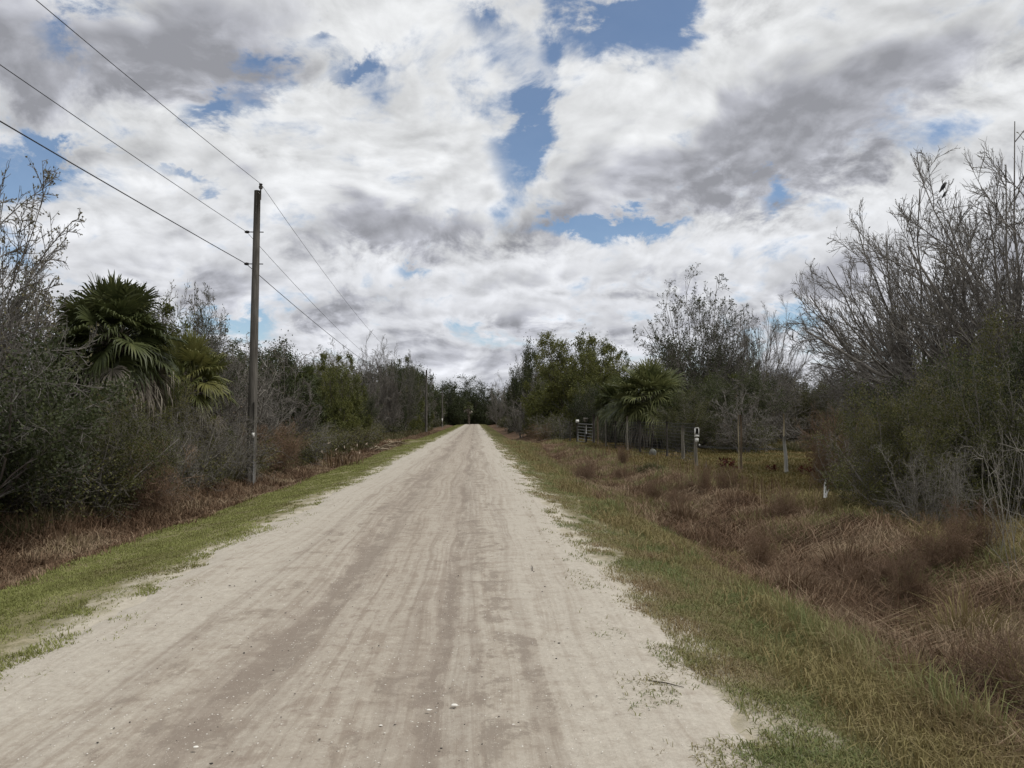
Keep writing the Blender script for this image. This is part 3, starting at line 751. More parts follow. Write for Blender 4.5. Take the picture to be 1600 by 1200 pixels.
bare_tree('bareA', 101, 9.5, 2, 9, .35, (10, 8, 7), 1800, thick=.21, wide=.55, zc=.33, lowel=5, lift=.08, fan=31, wob=.10)
bare_tree('bareB', 102, 9, 2, 10, .4, (10, 8, 7), 1500, thick=.24, wide=.66, zc=.30, lowel=5, lift=.05, fan=31, wob=.10)
bare_tree('bareLean', 103, 9, 1, 15, .1, (10, 8, 7), 900, wide=.52, zc=.36, lift=.12, fan=33, wob=.11)
bare_tree('bareTip', 104, 6.5, 2, 9, .4, (9, 7, 7), 8500, lsz=.06, wide=.55, zc=.33, lift=.1, fan=36, wob=.12)
bare_tree('brushA', 105, 4.5, 6, 4, .5, (6, 6, 6), 800, ('bark_grey', 'twig_grey', 'leaf_brown'), .3, thick=.05, rm=.006, wide=.5, zc=.2, lowel=-10)
bare_tree('brushB', 106, 4.5, 5, 6, .65, (6, 5, 6), 3500, ('bark_grey', 'twig_grey', 'leaf_bush'), .25, thick=.06, rm=.006, wide=.55, zc=.2, lowel=-10)
bare_tree('brushC', 107, 5.5, 4, 7, .4, (6, 6, 6), 0, ('bark_pale', 'twig_grey', 'tip_leaf'), .25, thick=.06, rm=.006, wide=.42, zc=.25)
leafy_tree('oakA', 111, 8, 2, 20, .35, nleaf=48000, lsz=.13, lw=.38, mats=('bark_dark', 'twig_grey', 'leaf_dark'), jit=.42, sub=(7, 6), trunk_h=.15, wide=.55, zc=.25, lowel=-25)
leafy_tree('oakB', 112, 8, 3, 11, .45, nleaf=46000, lsz=.13, lw=.38, mats=('bark_dark', 'twig_grey', 'leaf_dark'), jit=.42, trunk_h=.2, wide=.45, zc=.25, lowel=-25)
bare_tree('oakSparse', 113, 10, 2, 11, .3, (9, 8, 7), 15000, ('bark_grey', 'twig_grey', 'leaf_dark'), .3, thick=.22, lsz=.10, wide=.44, zc=.40, fan=38, wob=.13, lift=.1)
leafy_tree('oliveA', 114, 7.5, 4, 8, .5, (8, 8), 85000, .12, .24, jit=.2, upb=.08, trunk_h=.18, wide=.5, zc=.22, lowel=-25)
leafy_tree('oliveB', 115, 5, 5, 6, .6, (7, 7), 52000, .10, .24, jit=.15, upb=.06, trunk_h=.18, wide=.5, zc=.2, lowel=-25)
bush('bushA', 121, 2.8, 16, 30000)
bush('bushB', 122, 2.6, 14, 26000, mats=('bark_pale', 'twig_grey', 'leaf_bush'))
bush('bushDark', 123, 2.8, 16, 30000, .055, .36, mats=('bark_dark', 'twig_grey', 'leaf_dark'))
bush('bushBrown', 124, 2.2, 22, 7000, .035, .3, mats=('twig_brown', 'twig_brown', 'leaf_brown'), spread=.55, sub=(8, 7, 5), r=.012)
bush('bushTwig', 125, 2.6, 18, 2500, .04, .3, mats=('bark_pale', 'twig_grey', 'leaf_bush'), spread=.8, sub=(7, 6, 5), r=.018)
bush('sapling', 126, 3.2, 5, 260, .04, .3, mats=('bark_pale', 'bark_pale', 'leaf_bush'), spread=.35, sub=(4, 3, 2), r=.018)
bush('saplingB', 127, 3.0, 4, 200, .04, .3, mats=('bark_pale', 'bark_pale', 'leaf_bush'), spread=.6, sub=(4, 4, 2), r=.022)
palm('palmA', 131, 3.3, 84, 90, .70, .72, low=-30)
palm('palmB', 132, 2.6, 46, 18, .75, .7, 'palm_yellow')
palm('palmC', 133, 2.0, 80, 22, .95, .85, 'palm_green', low=-40)
palm('palmThin', 134, 4.0, 26, 14, .65, .7, 'palm_green', tr=.13)
palm('palmDark', 136, 4.0, 26, 10, .65, .7, 'leaf_dark', tr=.13)
palm('palmetto', 135, .5, 16, 6, .6, .8, 'palm_green', tr=.12, boots=False)

KNAME = {'bareA': ('bare_tree', 'tree'), 'bareB': ('bare_tree', 'tree'), 'bareLean': ('bare_tree', 'tree'), 'bareTip': ('bare_tree', 'tree'),
         'brushA': ('brush_tree', 'tree'), 'brushB': ('brush_tree', 'tree'), 'brushC': ('brush_tree', 'tree'), 'oakA': ('oak_tree', 'tree'),
         'oakB': ('oak_tree', 'tree'), 'oakSparse': ('oak_tree', 'tree'), 'oliveA': ('willow_tree', 'tree'), 'oliveB': ('willow_tree', 'tree'),
         'bushA': ('bush', 'bush'), 'bushB': ('bush', 'bush'), 'bushDark': ('bush', 'bush'), 'bushBrown': ('bush', 'bush'), 'bushTwig': ('bush', 'bush'),
         'sapling': ('sapling', 'sapling'), 'saplingB': ('sapling', 'sapling'), 'palmA': ('cabbage_palm', 'palm tree'), 'palmB': ('cabbage_palm', 'palm tree'),
         'palmC': ('cabbage_palm', 'palm tree'), 'palmThin': ('cabbage_palm', 'palm tree'), 'palmDark': ('cabbage_palm', 'palm tree'), 'palmetto': ('palmetto', 'palm')}
prng = random.Random(5)
def plant(key, x, y, height, label, group=None, rad=None, rz=None, tilt=(0, 0)):
    parts, (H0, R0) = PROTO[key]; nm, cat = KNAME[key]
    s = height / H0; sx = s if rad is None else rad / R0
    o = empty(nm, (x, y, float(h(x, y)) - .03), prng.uniform(0, 6.28) if rz is None else rz, (sx, sx, s))
    if tilt != (0, 0):
        e = (Matrix.Rotation(R(tilt[0]), 3, 'X') @ Matrix.Rotation(R(tilt[1]), 3, 'Y') @ Matrix.Rotation(o.rotation_euler[2], 3, 'Z')).to_euler()
        o.rotation_euler = e
    for cn, me in parts:
        c = bpy.data.objects.new(cn, me); COL.objects.link(c); c.parent = o
    return tag(o, label, cat, group)
def pp(key, px, Y, top, label, group=None, rpx=None, rz=None, tilt=(0, 0)):
    """stand a plant at the place seen at column px, Y metres up the road, reaching row top"""
    t = at(px, top, Y)
    return plant(key, t.x, Y, t.z - float(h(t.x, Y)), label, group, None if rpx is None else rpx * Y / 1200, rz, tilt)

# --- left side, near
pp('bareTip', -50, 16.5, 285, 'tall bare tree with small dull leaves on its twig tips at the left edge', rpx=200)
pp('bareB', -120, 20, 360, 'grey bare tree behind the leaf-tipped tree at the left edge')
pp('oakB', 85, 23, 470, 'dark evergreen tree behind the left bare tree and the big palm', rpx=95)
pp('oliveB', 250, 25, 480, 'olive leafy tree filling the space between the two left palms', rpx=95)
pp('oakSparse', 205, 27, 470, 'sparse dark tree directly behind the big palm', rpx=90)
pp('bushA', 200, 16.6, 622, 'tall olive bush hugging the trunk of the big palm', rpx=75)
pp('oakSparse', 300, 27, 462, 'leafy olive-grey tree rising between the big palm and the pole', rpx=72)
pp('bushBrown', 240, 16.4, 690, 'low brown bush at the edge of the left ditch below the big palm', rpx=60)
pp('brushB', 95, 19.5, 480, 'tangled grey brush tree just left of the big cabbage palm', rpx=120)
pp('palmA', 182, 18, 436, 'big cabbage palm with a skirt of dead fronds left of the pole', rz=.6, rpx=97)
pp('palmB', 305, 23, 520, 'yellow-green cabbage palm between the big palm and the pole', rpx=62)
pp('bareTip', 285, 29, 450, 'leafy-tipped tree standing behind the two cabbage palms', rpx=90)
pp('bushDark', 30, 13.3, 600, 'dark evergreen bush at the left edge of the thicket', rpx=110)
pp('bushA', 130, 14.8, 612, 'olive evergreen bush under the left side of the big palm', rpx=110)
pp('bushDark', -70, 12, 520, 'tallest dark bush at the far left beside the dry ditch grass')
pp('palmetto', 108, 15.2, 628, 'shadowed palmetto poking from the bushes left of the big palm', rpx=42)
pp('bushTwig', 215, 17, 640, 'grey twiggy bush below the crown of the big palm', rpx=95)
pp('bushTwig', 300, 20, 630, 'grey twiggy bush below the yellow-green palm', rpx=75)
pp('bushA', 265, 22, 600, 'olive bush between the trunks of the two left palms', rpx=70)
pp('bushTwig', 352, 23, 640, 'purplish grey twiggy bush just left of the utility pole', rpx=60)
pp('brushA', 345, 27, 556, 'bare grey brush tree just left of the utility pole', rpx=70)
pp('brushC', 385, 31, 540, 'bare grey brush tree directly behind the utility pole', rpx=75)
pp('brushA', 430, 33, 548, 'bare grey brush tree just right of the utility pole', rpx=70)
pp('bushBrown', 425, 27.5, 660, 'reddish brown bush right of the foot of the utility pole', rpx=50)
pp('bushTwig', 475, 34, 655, 'grey twiggy bush below the thin-trunked palm', rpx=50)
pp('brushB', 480, 50, 560, 'grey brush tree behind the thin-trunked palm', rpx=50)
pp('palmThin', 477, 42, 568, 'thin-trunked cabbage palm right of the utility pole', rpx=26)
pp('palmB', 448, 40, 602, 'low cabbage palm with green fronds right of the utility pole', rpx=26)
pp('oliveB', 520, 50, 560, 'olive green leafy tree right of the thin-trunked palm', rpx=42)
pp('oakSparse', 520, 75, 540, 'sparse oak standing behind the olive green tree on the left', rpx=40)
pp('bareA', 595, 80, 529, 'tallest bare tree above the left thicket near the far gate', rpx=45)
pp('oakSparse', 632, 90, 556, 'dark sparse oak right of the tallest bare tree on the left', rpx=27)
pp('bushDark', 566, 66, 612, 'dark round bush behind the small metal gate on the left', rpx=26)
pp('brushA', 545, 68, 590, 'grey brush tree behind the small metal gate on the left', rpx=40)
pp('bushBrown', 512, 45, 690, 'low brown bush beside the pale dead reeds on the left', rpx=22)
# --- right side, near
pp('bareB', 1590, 21, 205, 'largest bare grey tree at the right edge', rpx=250, rz=2.6)
perch = pp('bareA', 1455, 25, 290, 'broad bare grey tree left of the largest one at the right edge', rpx=185, rz=2.0)
pp('bareLean', 1440, 27, 385, 'bare tree leaning left over the pasture on the right', rpx=150, tilt=(0, -26), rz=.3)
pp('bareB', 1680, 19, 230, 'bare tree whose branches enter the frame at the far right')
pp('bushA', 1400, 13.6, 612, 'olive evergreen bush behind the right ditch, left of its cluster', rpx=100)
pp('bushB', 1475, 14.2, 590, 'grey-green evergreen bush in the middle of the right cluster', rpx=110)
pp('bushDark', 1480, 17, 560, 'dark evergreen bush behind the middle of the right cluster', rpx=120)
pp('bushA', 1560, 12.8, 570, 'large evergreen bush close to the right edge behind the ditch', rpx=120)
pp('bushDark', 1640, 13.5, 520, 'dark tall bush at the far right edge', rpx=130)
pp('bushA', 1600, 17, 500, 'evergreen bush rising behind the right edge cluster', rpx=120)
pp('bushBrown', 1300, 18, 640, 'rusty brown twiggy bush left of the right evergreen bushes', rpx=48)
pp('bushTwig', 1345, 15.2, 660, 'grey twiggy bush between the rusty bush and the evergreens', rpx=65)
pp('bushB', 1375, 19, 620, 'olive bush behind the rusty brown bush on the right', rpx=85)
pp('bushTwig', 1440, 12.2, 690, 'pale-stemmed twiggy bush in front of the right evergreens', rpx=80)
pp('sapling', 1555, 9.2, 590, 'tall pale sapling at the right edge of the dry ditch', rpx=60)
pp('saplingB', 1590, 8.2, 640, 'forked pale sapling nearest the camera at the right edge', rpx=55)
pp('saplingB', 1490, 11.8, 680, 'leaning pale sapling before the dark gap in the right bushes', rpx=50)
pp('sapling', 1650, 8.6, 560, 'thin sapling just entering the frame at the right edge')
for i in range(22):
    Y = math.exp(prng.uniform(math.log(4.6), math.log(30))); X = prng.uniform(3.5, 6.2)
    plant('bushBrown', X, Y, prng.uniform(.45, .85), 'small dark brown dead weed standing in the right ditch grass', 'dead weeds in the right ditch', rad=prng.uniform(.22, .42))
# --- right side, middle distance
pp('oakSparse', 1090, 58, 440, 'tall sparse oak standing above the fence on the right', rpx=92)
pp('bareTip', 1150, 60, 500, 'bare tree just right of the tall sparse oak', rpx=60)
pp('bareA', 1195, 55, 478, 'spreading bare tree between the tall oak and the leaning tree', rpx=70)
pp('palmC', 1012, 46, 566, 'large bushy cabbage palm behind the wire fence on the right', rpx=66)
pp('palmC', 966, 52, 590, 'smaller cabbage palm with brown fronds left of the large one on the right', rpx=42)
pp('bushA', 1068, 40, 612, 'olive bush right of the large cabbage palm behind the fence', rpx=55)
pp('oliveB', 1045, 50, 588, 'rounded olive tree directly right of the large cabbage palm', rpx=55)
pp('oliveB', 1125, 48, 590, 'rounded olive tree behind the dark bush near the white box', rpx=50)
pp('bushDark', 1100, 44, 590, 'dark bush behind the fence near the white box', rpx=60)
pp('brushA', 1160, 40, 600, 'silvery grey brush behind the tall light fence post', rpx=60)
pp('bushDark', 1150, 47, 580, 'dark evergreen behind the silvery grey brush', rpx=60)
pp('brushB', 1210, 50, 570, 'grey brush tree behind the split pale post', rpx=60)
pp('bushB', 1250, 56, 590, 'olive bush at the back of the pasture on the right', rpx=50)
pp('brushA', 1290, 60, 580, 'grey brush at the back of the pasture beyond the rusty bush', rpx=60)
pp('oakSparse', 1330, 60, 545, 'dark sparse tree under the leaning bare tree', rpx=60)
pp('brushB', 1380, 45, 560, 'grey brush tree behind the right evergreen bushes', rpx=80)
pp('oakSparse', 1420, 50, 530, 'sparse tree behind the olive bush on the right', rpx=80)
pp('oliveA', 900, 76, 531, 'broad olive green tree behind the metal gate on the right', rpx=80)
pp('oliveA', 940, 90, 540, 'olive green tree behind the right part of the broad one', rpx=50)
pp('oakB', 1060, 64, 540, 'dense dark oak at the foot of the tall sparse oak', rpx=60)
pp('oakB', 1130, 66, 560, 'dense dark oak between the tall sparse oak and the spreading bare tree', rpx=60)
pp('oliveB', 862, 82, 560, 'smaller olive green tree on the road side of the broad one', rpx=42)
pp('bushDark', 925, 68, 600, 'dark shadowy bush under the broad olive green tree', rpx=38)
pp('oakB', 828, 112, 546, 'dark evergreen oak left of the broad olive green tree', rpx=34)
pp('bareTip', 815, 125, 556, 'thin bare tree rising out of the dark evergreen oak on the right', rpx=26)
pp('brushC', 815, 84, 615, 'silver grey brush by the road left of the olive green trees', rpx=26)
pp('bushBrown', 845, 66, 662, 'brown dead bush by the right verge before the olive trees', rpx=20)
pp('brushC', 778, 175, 588, 'pale bare tree in the gap at the end of the road', rpx=18)
pp('oakA', 728, 235, 592, 'large round dark oak closing the end of the road', rpx=42)
pp('palmDark', 733, 215, 628, 'dark cabbage palm under the large oak at the road end', rpx=9)
pp('oakB', 700, 225, 602, 'dark oak left of the large round oak at the road end', rpx=28)
pp('oakA', 757, 245, 612, 'lower dark oak right of the large round oak at the road end', rpx=22)

# --- the thickets, tree after tree
prng.seed(77)
def top_left(px):   # skyline of the left thicket
    return float(np.interp(px, [300, 360, 420, 470, 520, 560, 600, 640, 665, 690, 720], [550, 540, 545, 558, 560, 560, 562, 570, 590, 602, 608]))
def top_right(px):
    return float(np.interp(px, [755, 790, 820, 860, 900, 960, 1000, 1100, 1200, 1300, 1500, 1700], [625, 605, 580, 575, 575, 580, 590, 585, 560, 575, 560, 560]))
gl_ = {'brush': 'bare grey brush tree in the thicket lining the left of the road', 'oak': 'dark evergreen tree in the thicket lining the left of the road'}
gr_ = {'brush': 'bare grey brush tree in the thicket lining the right of the road', 'oak': 'dark evergreen tree in the thicket lining the right of the road'}
def belt(side, n, y0, y1, x0, x1, kinds, topf, lab, grp):
    for i in range(n):
        Y = math.exp(prng.uniform(math.log(y0), math.log(y1)))
        X = side * prng.uniform(x0, x1)
        d = Vector((X, Y, 0)); px = 800 + 1200 * (d.dot(_r) / d.dot(_f))
        top = topf(px) + prng.uniform(-4, 26)
        z = at(px, top, Y).z
        key = prng.choice(kinds); k = 'oak' if key.startswith(('oak', 'bushD', 'olive')) else 'brush'
        hh = min(max(z + .2, 2.2), 12)
        rd = min(hh * prng.uniform(.4, .56), abs(X) - (7.7 if X < 0 else 6.4))
        plant(key, X, Y, hh, lab[k], grp[k], rad=max(rd, 1.3))
GL = {'brush': 'bare brush trees of the left thicket', 'oak': 'evergreens of the left thicket'}
GR = {'brush': 'bare brush trees of the right thicket', 'oak': 'evergreens of the right thicket'}
belt(-1, 44, 28, 200, 8.8, 14, ['brushA', 'brushB', 'brushC', 'brushA', 'oakB', 'oliveB', 'oakB'], top_left, gl_, GL)
belt(-1, 34, 34, 220, 14, 30, ['brushA', 'brushB', 'oakA', 'brushC', 'oakB'], top_left, gl_, GL)
belt(-1, 16, 17, 34, 11, 18, ['brushA', 'brushB', 'brushA', 'brushC'], lambda px: 575, gl_, GL)
belt(1, 30, 78, 215, 7.8, 15, ['brushA', 'brushB', 'brushC', 'brushB', 'oakB'], top_right, gr_, GR)
belt(1, 26, 62, 200, 15, 34, ['brushA', 'brushB', 'oakB', 'brushC', 'oliveB'], top_right, gr_, GR)
belt(1, 22, 46, 75, 18, 48, ['brushA', 'brushB', 'oakB', 'oakSparse'], lambda px: 590, gr_, GR)
for i in range(24):   # bushes under them
    plant(prng.choice(['bushDark', 'bushA', 'brushB']), -30 + i * 2.6 + prng.uniform(-.6, .6), 233.5 + prng.uniform(0, 4), prng.uniform(3.0, 4.6), 'dark bush at the foot of the wood closing the far end of the road', 'bushes at the road end', rad=2.4)
for i in range(26):   # trees closing the view at the end of the road
    X = -34 + i * 3.1 + prng.uniform(-1, 1); Y = 236 + prng.uniform(0, 25)
    plant(prng.choice(['oakA', 'oakB', 'brushB', 'oakB']), X, Y, prng.uniform(7, 10.5), 'dark tree in the wood closing the far end of the road', 'trees at the road end', rad=prng.uniform(3.2, 4.6))

# low scrub filling the feet of the thickets: too tangled to count
def scrub(name, label, spots, seed, mats, key_src):
    rng = np.random.default_rng(seed); w = Geo(); g = Geo()
    P0, R0 = stems(rng, 9, 1.5, 5, .9, .16, .012, .02, .35)
    P1, R1 = grow(rng, P0, R0, 7, .1, 1, 50, .6, 4, .2, .02, .7, .006, .5)
    P2, R2 = grow(rng, P1, R1, 5, .1, 1, 50, .6, 3, .2, .0, .7, .005, .5)
    for (x, y, s) in spots:
        th = rng.random() * 6.28; Rz = np.array(Matrix.Rotation(th, 3, 'Z'))
        base = np.array([x, y, float(h(x, y))])
        f = max(1., y / 18) ** .5
        for P_, R_ in ((P0, R0), (P1, R1), (P2, R2)):
            w.tubes((P_ @ Rz.T) * s + base, R_ * f, 3, a=rng.random(len(P_)))
        nl = 1500; idx = rng.integers(0, len(P1), nl); p, T, _ = interp(P1, R1, idx, rng.random(nl))
        p = p + rng.normal(size=p.shape) * .14; p[:, 2] = np.abs(p[:, 2])
        g.leaves((p @ Rz.T) * s + base, rng.normal(size=p.shape), .055 * f, .016 * f, rng, a=np.clip(rng.random(nl) * .5 + .5 * rng.random(), 0, 1))
    return tag(w.obj(name, M[mats[0]]), label + ', its bare twigs', 'scrub', kind='stuff'), tag(g.obj(name.replace('twigs', 'leaves'), M[mats[1]]), label + ', its leaves', 'scrub', kind='stuff')
srng = np.random.default_rng(9)
sp = [(-srng.uniform(7.4, 9.6), y, srng.uniform(.7, 1.15)) for y in logY(srng, 70, 12, 60)]
scrub('scrub_twigs', 'tangled scrub along the foot of the left thicket', sp, 31, ('twig_grey', 'leaf_bush'), None)
sp = [(-srng.uniform(8.9, 11), y, srng.uniform(1.0, 1.6)) for y in logY(srng, 45, 60, 200)] + [(srng.uniform(6.4, 9), y, srng.uniform(1.0, 1.8)) for y in logY(srng, 40, 64, 200)]
scrub('far_scrub_twigs', 'tangled scrub along both sides of the far road', sp, 32, ('twig_grey', 'leaf_bush'), None)
sp = [(srng.uniform(9.5, 16), srng.uniform(40, 62), srng.uniform(.8, 1.3)) for _ in range(34)] + [(srng.uniform(16, 34), srng.uniform(56, 66), srng.uniform(.9, 1.6)) for _ in range(26)]
scrub('fence_scrub_twigs', 'tangled scrub behind the wire fence on the right', sp, 33, ('twig_grey', 'leaf_bush'), None)

# ------------------------------------------------------------------ poles and wires
def smoothpath(a, b, n): return [a + (b - a) * (k / (n - 1)) for k in range(n)]
PX_, PY1 = at(392, 735, 24).x, 24.0
POLES = [(PX_, 24.0, at(395, 298, 24).z, .122), (at(666, 640, 110).x, 110.0, at(666, 578, 110).z, .15), (at(691, 640, 168).x, 168.0, at(691, 606, 168).z, .15), (at(704, 640, 225).x, 225., 8.6, .15)]
PL = ['tall weathered wooden utility pole, nearest of the line left of the road', 'second utility pole up the road, dark top above the left thicket',
      'third utility pole with a white marker near its foot', 'farthest utility pole near the end of the road']
WIRE_DZ = (.22, -1.30, -2.30)
for k, (x, y, zt, r) in enumerate(POLES):
    zb = float(h(x, y)); root = empty('utility_pole', (x, y, zb)); tag(root, PL[k], 'utility pole', 'utility poles left of the road')
    H_ = zt - zb; lean = .07 if k == 0 else 0
    pts = [(lean * t, 0, -.3 + (H_ + .3) * t) for t in np.linspace(0, 1, 8)]
    Geo().path(pts, list(np.linspace(r * 1.25, r * .78, 8)), 14).obj('shaft', M['pole'], root, True)
    g = Geo().path([(lean + .10, 0, H_ - .28), (lean + .10, 0, H_ + .10)], .02, 8)
    g.path([(lean + .10, 0, H_ + .06), (lean + .10, 0, H_ + .12), (lean + .10, 0, H_ + .17), (lean + .10, 0, H_ + .22)], [.05, .065, .045, .055], 10).obj('top_insulator', M['pebble_dark'], root)
    for dzz in WIRE_DZ[1:]:
        g = Geo().path([(lean * .8 - .36, 0, H_ + dzz), (lean * .8 + .22, 0, H_ + dzz)], .016, 6)
        g.path([(lean * .8 - .22, 0, H_ + dzz), (lean * .8 - .29, 0, H_ + dzz), (lean * .8 - .35, 0, H_ + dzz)], [.035, .05, .03], 9)
        g.obj('side_insulator', M['pebble_dark'], root)
    if k == 0:
        Geo().box((.1, -.165, at(394, 680, 24).z - zb), (.09, .02, .16)).obj('number_tag', M['white'], root)
        Geo().path([(.13, -.15, .1), (.1, -.14, 2.6)], .018, 6).obj('ground_wire_cover', M['galv_dull'], root)
    if k == 2:
        Geo().box((.0, -.2, 1.5), (.2, .06, .8)).obj('marker', M['white'], root)
WL = ['top wire of the power line, running from the pole tops', 'middle wire of the power line, thin and dark', 'lowest and thickest wire of the power line']
WS = [(1.95, 2.0, 1.0, 1.0), (1.05, 1.85, 1.0, 1.0), (.73, 1.25, .8, .8)]
for k in range(3):
    pts = []; ends = [(PX_, -62.0, POLES[0][2])] + [(a, b, c) for a, b, c, _ in POLES]
    ox = (.17, -.24, -.24)[k]
    for j in range(len(ends) - 1):
        a, b = ends[j], ends[j + 1]; n = 26
        for i in range(n if j < len(ends) - 2 else n + 1):
            t = i / n; pts.append((a[0] + (b[0] - a[0]) * t + ox, a[1] + (b[1] - a[1]) * t, a[2] + (b[2] - a[2]) * t + WIRE_DZ[k] - 4 * WS[k][j] * t * (1 - t)))
    tag(Geo().path(pts, (.007, .007, .011)[k], 6).obj('power_line_wire', M['cable']), WL[k], 'power line', 'wires of the power line')

# thin mast with a small aerial beyond the second pole
t = at(672, 576, 135); zb = float(h(t.x, 135)); root = empty('antenna_mast', (t.x, 135, zb)); tag(root, 'thin mast with a small aerial rising beyond the second utility pole', 'antenna')
Geo().path([(0, 0, 0), (0, 0, t.z - zb)], .05, 6).obj('mast', M['galv_dull'], root)
g = Geo()
for k, w_ in enumerate((.5, .7, .4)): g.path([(-w_ / 2, 0, t.z - zb - .2 - .2 * k), (w_ / 2, 0, t.z - zb - .2 - .2 * k)], .03, 5)
g.obj('aerial', M['galv_dull'], root)

# ------------------------------------------------------------------ right fence
def post(px, Y, top, r, mat, label, group=None, lean=(0, 0), n=9, square=False):
    a = at(px, 690, Y); zb = float(h(a.x, Y)); H_ = at(px, top, Y).z - zb
    pts = [(lean[0] * t + .012 * math.sin(9 * t + px), lean[1] * t, -.1 + (H_ + .1) * t) for t in np.linspace(0, 1, 6)]
    g = Geo().path(pts, list(np.linspace(r, r * .86, 6)), 4 if square else n)
    o = g.obj('fence_post', M[mat], loc=(a.x, Y, zb)); tag(o, label, 'fence post', group); o.rotation_euler[2] = prng.uniform(-.2, .2) if not square else .6
    return o, a.x, H_
FG = 'wooden posts of the deer fence'
FP = []
for (px, Y, top, r, mat, lab) in [
    (1067, 32.5, 664, .075, 'post_grey', 'thick grey fence post just left of the white box post'),
    (1042, 36, 658, .05, 'post_dark', 'dark thin fence post right of the grey rock by the fence'),
    (1000, 40, 657, .06, 'post_dark', 'dark fence post in front of the large cabbage palm'),
    (980, 43, 650, .055, 'post_grey', 'tall grey fence post with a bent pale top beside the palm'),
    (962, 45, 658, .055, 'post_dark', 'crooked dark fence post left of the bent-topped post'),
    (947, 47, 652, .055, 'post_grey', 'grey fence post second to the right of the metal gate'),
    (934, 49, 650, .06, 'post_brown', 'brown fence post first to the right of the metal gate'),
    (891, 61, 660, .06, 'post_dark', 'fence post just left of the metal gate on the right'),
    (880, 65, 658, .05, 'post_grey', 'second fence post left of the right gate'),
    (870, 70, 657, .05, 'post_grey', 'third fence post left of the right gate')]:
    o, x, H_ = post(px, Y, top, r, mat, lab, FG); FP.append((x, Y, H_))
post(1087, 28.6, 672, .07, 'post_grey', 'grey fence post carrying the white box', FG)
o, x3, H3 = post(1154, 26.3, 648, .024, 'post_pale', 'tall pale yellow board post behind the dry grass', FG, square=True)
post(1158, 26.5, 648, .04, 'post_brown', 'tall brown post standing against the pale yellow board', FG)
o, x4, H4 = post(1225, 25.6, 646, .028, 'post_pale', 'thin tall pale pole strapped to the split white post', FG)
post(1229, 25.5, 682, .062, 'post_white', 'short whitish weathered post right of the tall pale board', FG, lean=(-.08, 0))
# white box on its post
a = at(1087, 690, 28.6); zb = float(h(a.x, 28.6))
root = empty('post_box', (a.x, 28.48, zb), 0, (.8, .8, 1)); tag(root, 'small white box with a dark window on top of a fence post', 'box')
zt = at(1087, 670, 28.6).z - zb
g = Geo().box((0, 0, zt - .10), (.20, .03, .30)); g.box((-.085, -.05, zt - .10), (.03, .09, .30)); g.box((.085, -.05, zt - .10), (.03, .09, .30)); g.box((0, -.05, zt + .035), (.20, .09, .03)); g.box((0, -.05, zt - .265), (.20, .09, .05))
g.obj('housing', M['white'], root); Geo().box((0, -.03, zt - .09), (.14, .03, .20)).obj('window', M['black'], root)
Geo().box((0, -.04, zt - .42), (.15, .08, .14)).obj('lower_bracket', M['white'], root)
Geo().box((.12, -.04, at(1090, 695, 28.6).z - zb), (.05, .05, .05)).obj('wire_clip', M['white'], root)
# fence wires
def wires(name, label, A, n, z0, z1, vert=None, r=.004):
    g = Geo()
    for i in range(n):
        zz = z0 + (z1 - z0) * i / (n - 1)
        pts = []
        for (a_, b_) in zip(A[:-1], A[1:]):
            for t in (0, .5): pts.append((a_[0] + (b_[0] - a_[0]) * t, a_[1] + (b_[1] - a_[1]) * t, float(h(a_[0], a_[1])) + zz - (.02 if t else 0)))
        pts.append((A[-1][0], A[-1][1], float(h(A[-1][0], A[-1][1])) + zz))
        g.path(pts, r, 3, cap=False)
    if vert:
        for (a_, b_) in zip(A[:-1], A[1:]):
            L_ = math.hypot(b_[0] - a_[0], b_[1] - a_[1]); k = int(L_ / vert)
            for j in range(1, k):
                t = j / k; x, y = a_[0] + (b_[0] - a_[0]) * t, a_[1] + (b_[1] - a_[1]) * t; zz = float(h(x, y))
                g.path([(x, y, zz + z0), (x, y, zz + z1)], r * .8, 3, cap=False)
    return tag(g.obj(name, M['wire']), label, 'fence')
fl = [(at(1087, 690, 28.7).x, 28.7), (FP[0][0], 32.5)] + [(x, y) for x, y, _ in FP[1:7]]
wires('wire_fence', 'tall woven wire fence running from the white box post to the gate', fl, 11, .08, 1.62, .3, .008)
wires('wire_fence', 'woven wire fence continuing left of the right metal gate', [(x, y) for x, y, _ in FP[7:]], 9, .1, 1.6, .3, .009)
wires('wire_strand', 'single slack wire between the white box post and the two pale posts', [(at(1087, 690, 28.6).x, 28.6), (x3, 26.3), (x4, 25.6)], 2, .76, .80, None, .008)

def tube_gate(name, loc, rz, W_, H_, bars, mat, label, swing=0):
    root = empty(name, loc, rz); tag(root, label, 'gate')
    g = Geo(); r = .024
    g.path([(0, 0, .15), (0, 0, H_)], r, 8).path([(W_, 0, .15), (W_, 0, H_)], r, 8).path([(0, 0, H_), (W_, 0, H_)], r, 8).path([(0, 0, .15), (W_, 0, .15)], r, 8)
    g.obj('frame', M[mat], root)
    for k in range(bars):
        z = .15 + (H_ - .15) * (k + 1) / (bars + 1)
        Geo().path([(.02, 0, z), (W_ - .02, 0, z)], r * .8, 7).obj('bar', M[mat], root)
    Geo().path([(W_ * .5, .0, .15), (W_ * .5, 0, H_)], r * .7, 6).obj('brace', M[mat], root)
    return root
a = at(903, 690, 57); b = at(927, 690, 50.5)
rz = math.atan2(b.y - a.y, b.x - a.x)
tube_gate('metal_gate', (a.x, a.y, float(h(a.x, a.y))), rz, math.hypot(b.x - a.x, b.y - a.y) * .97, 1.42, 5, 'galv', 'grey tubular metal gate standing open on the right of the road')
o, x5, H5 = post(902, 57.3, 662, .07, 'post_dark', 'post with the white sign at the left end of the right gate', 'posts of the right gate')
o, x6, H6 = post(916, 53, 668, .07, 'post_dark', 'dark post with the weathered box before the right gate', 'posts of the right gate')
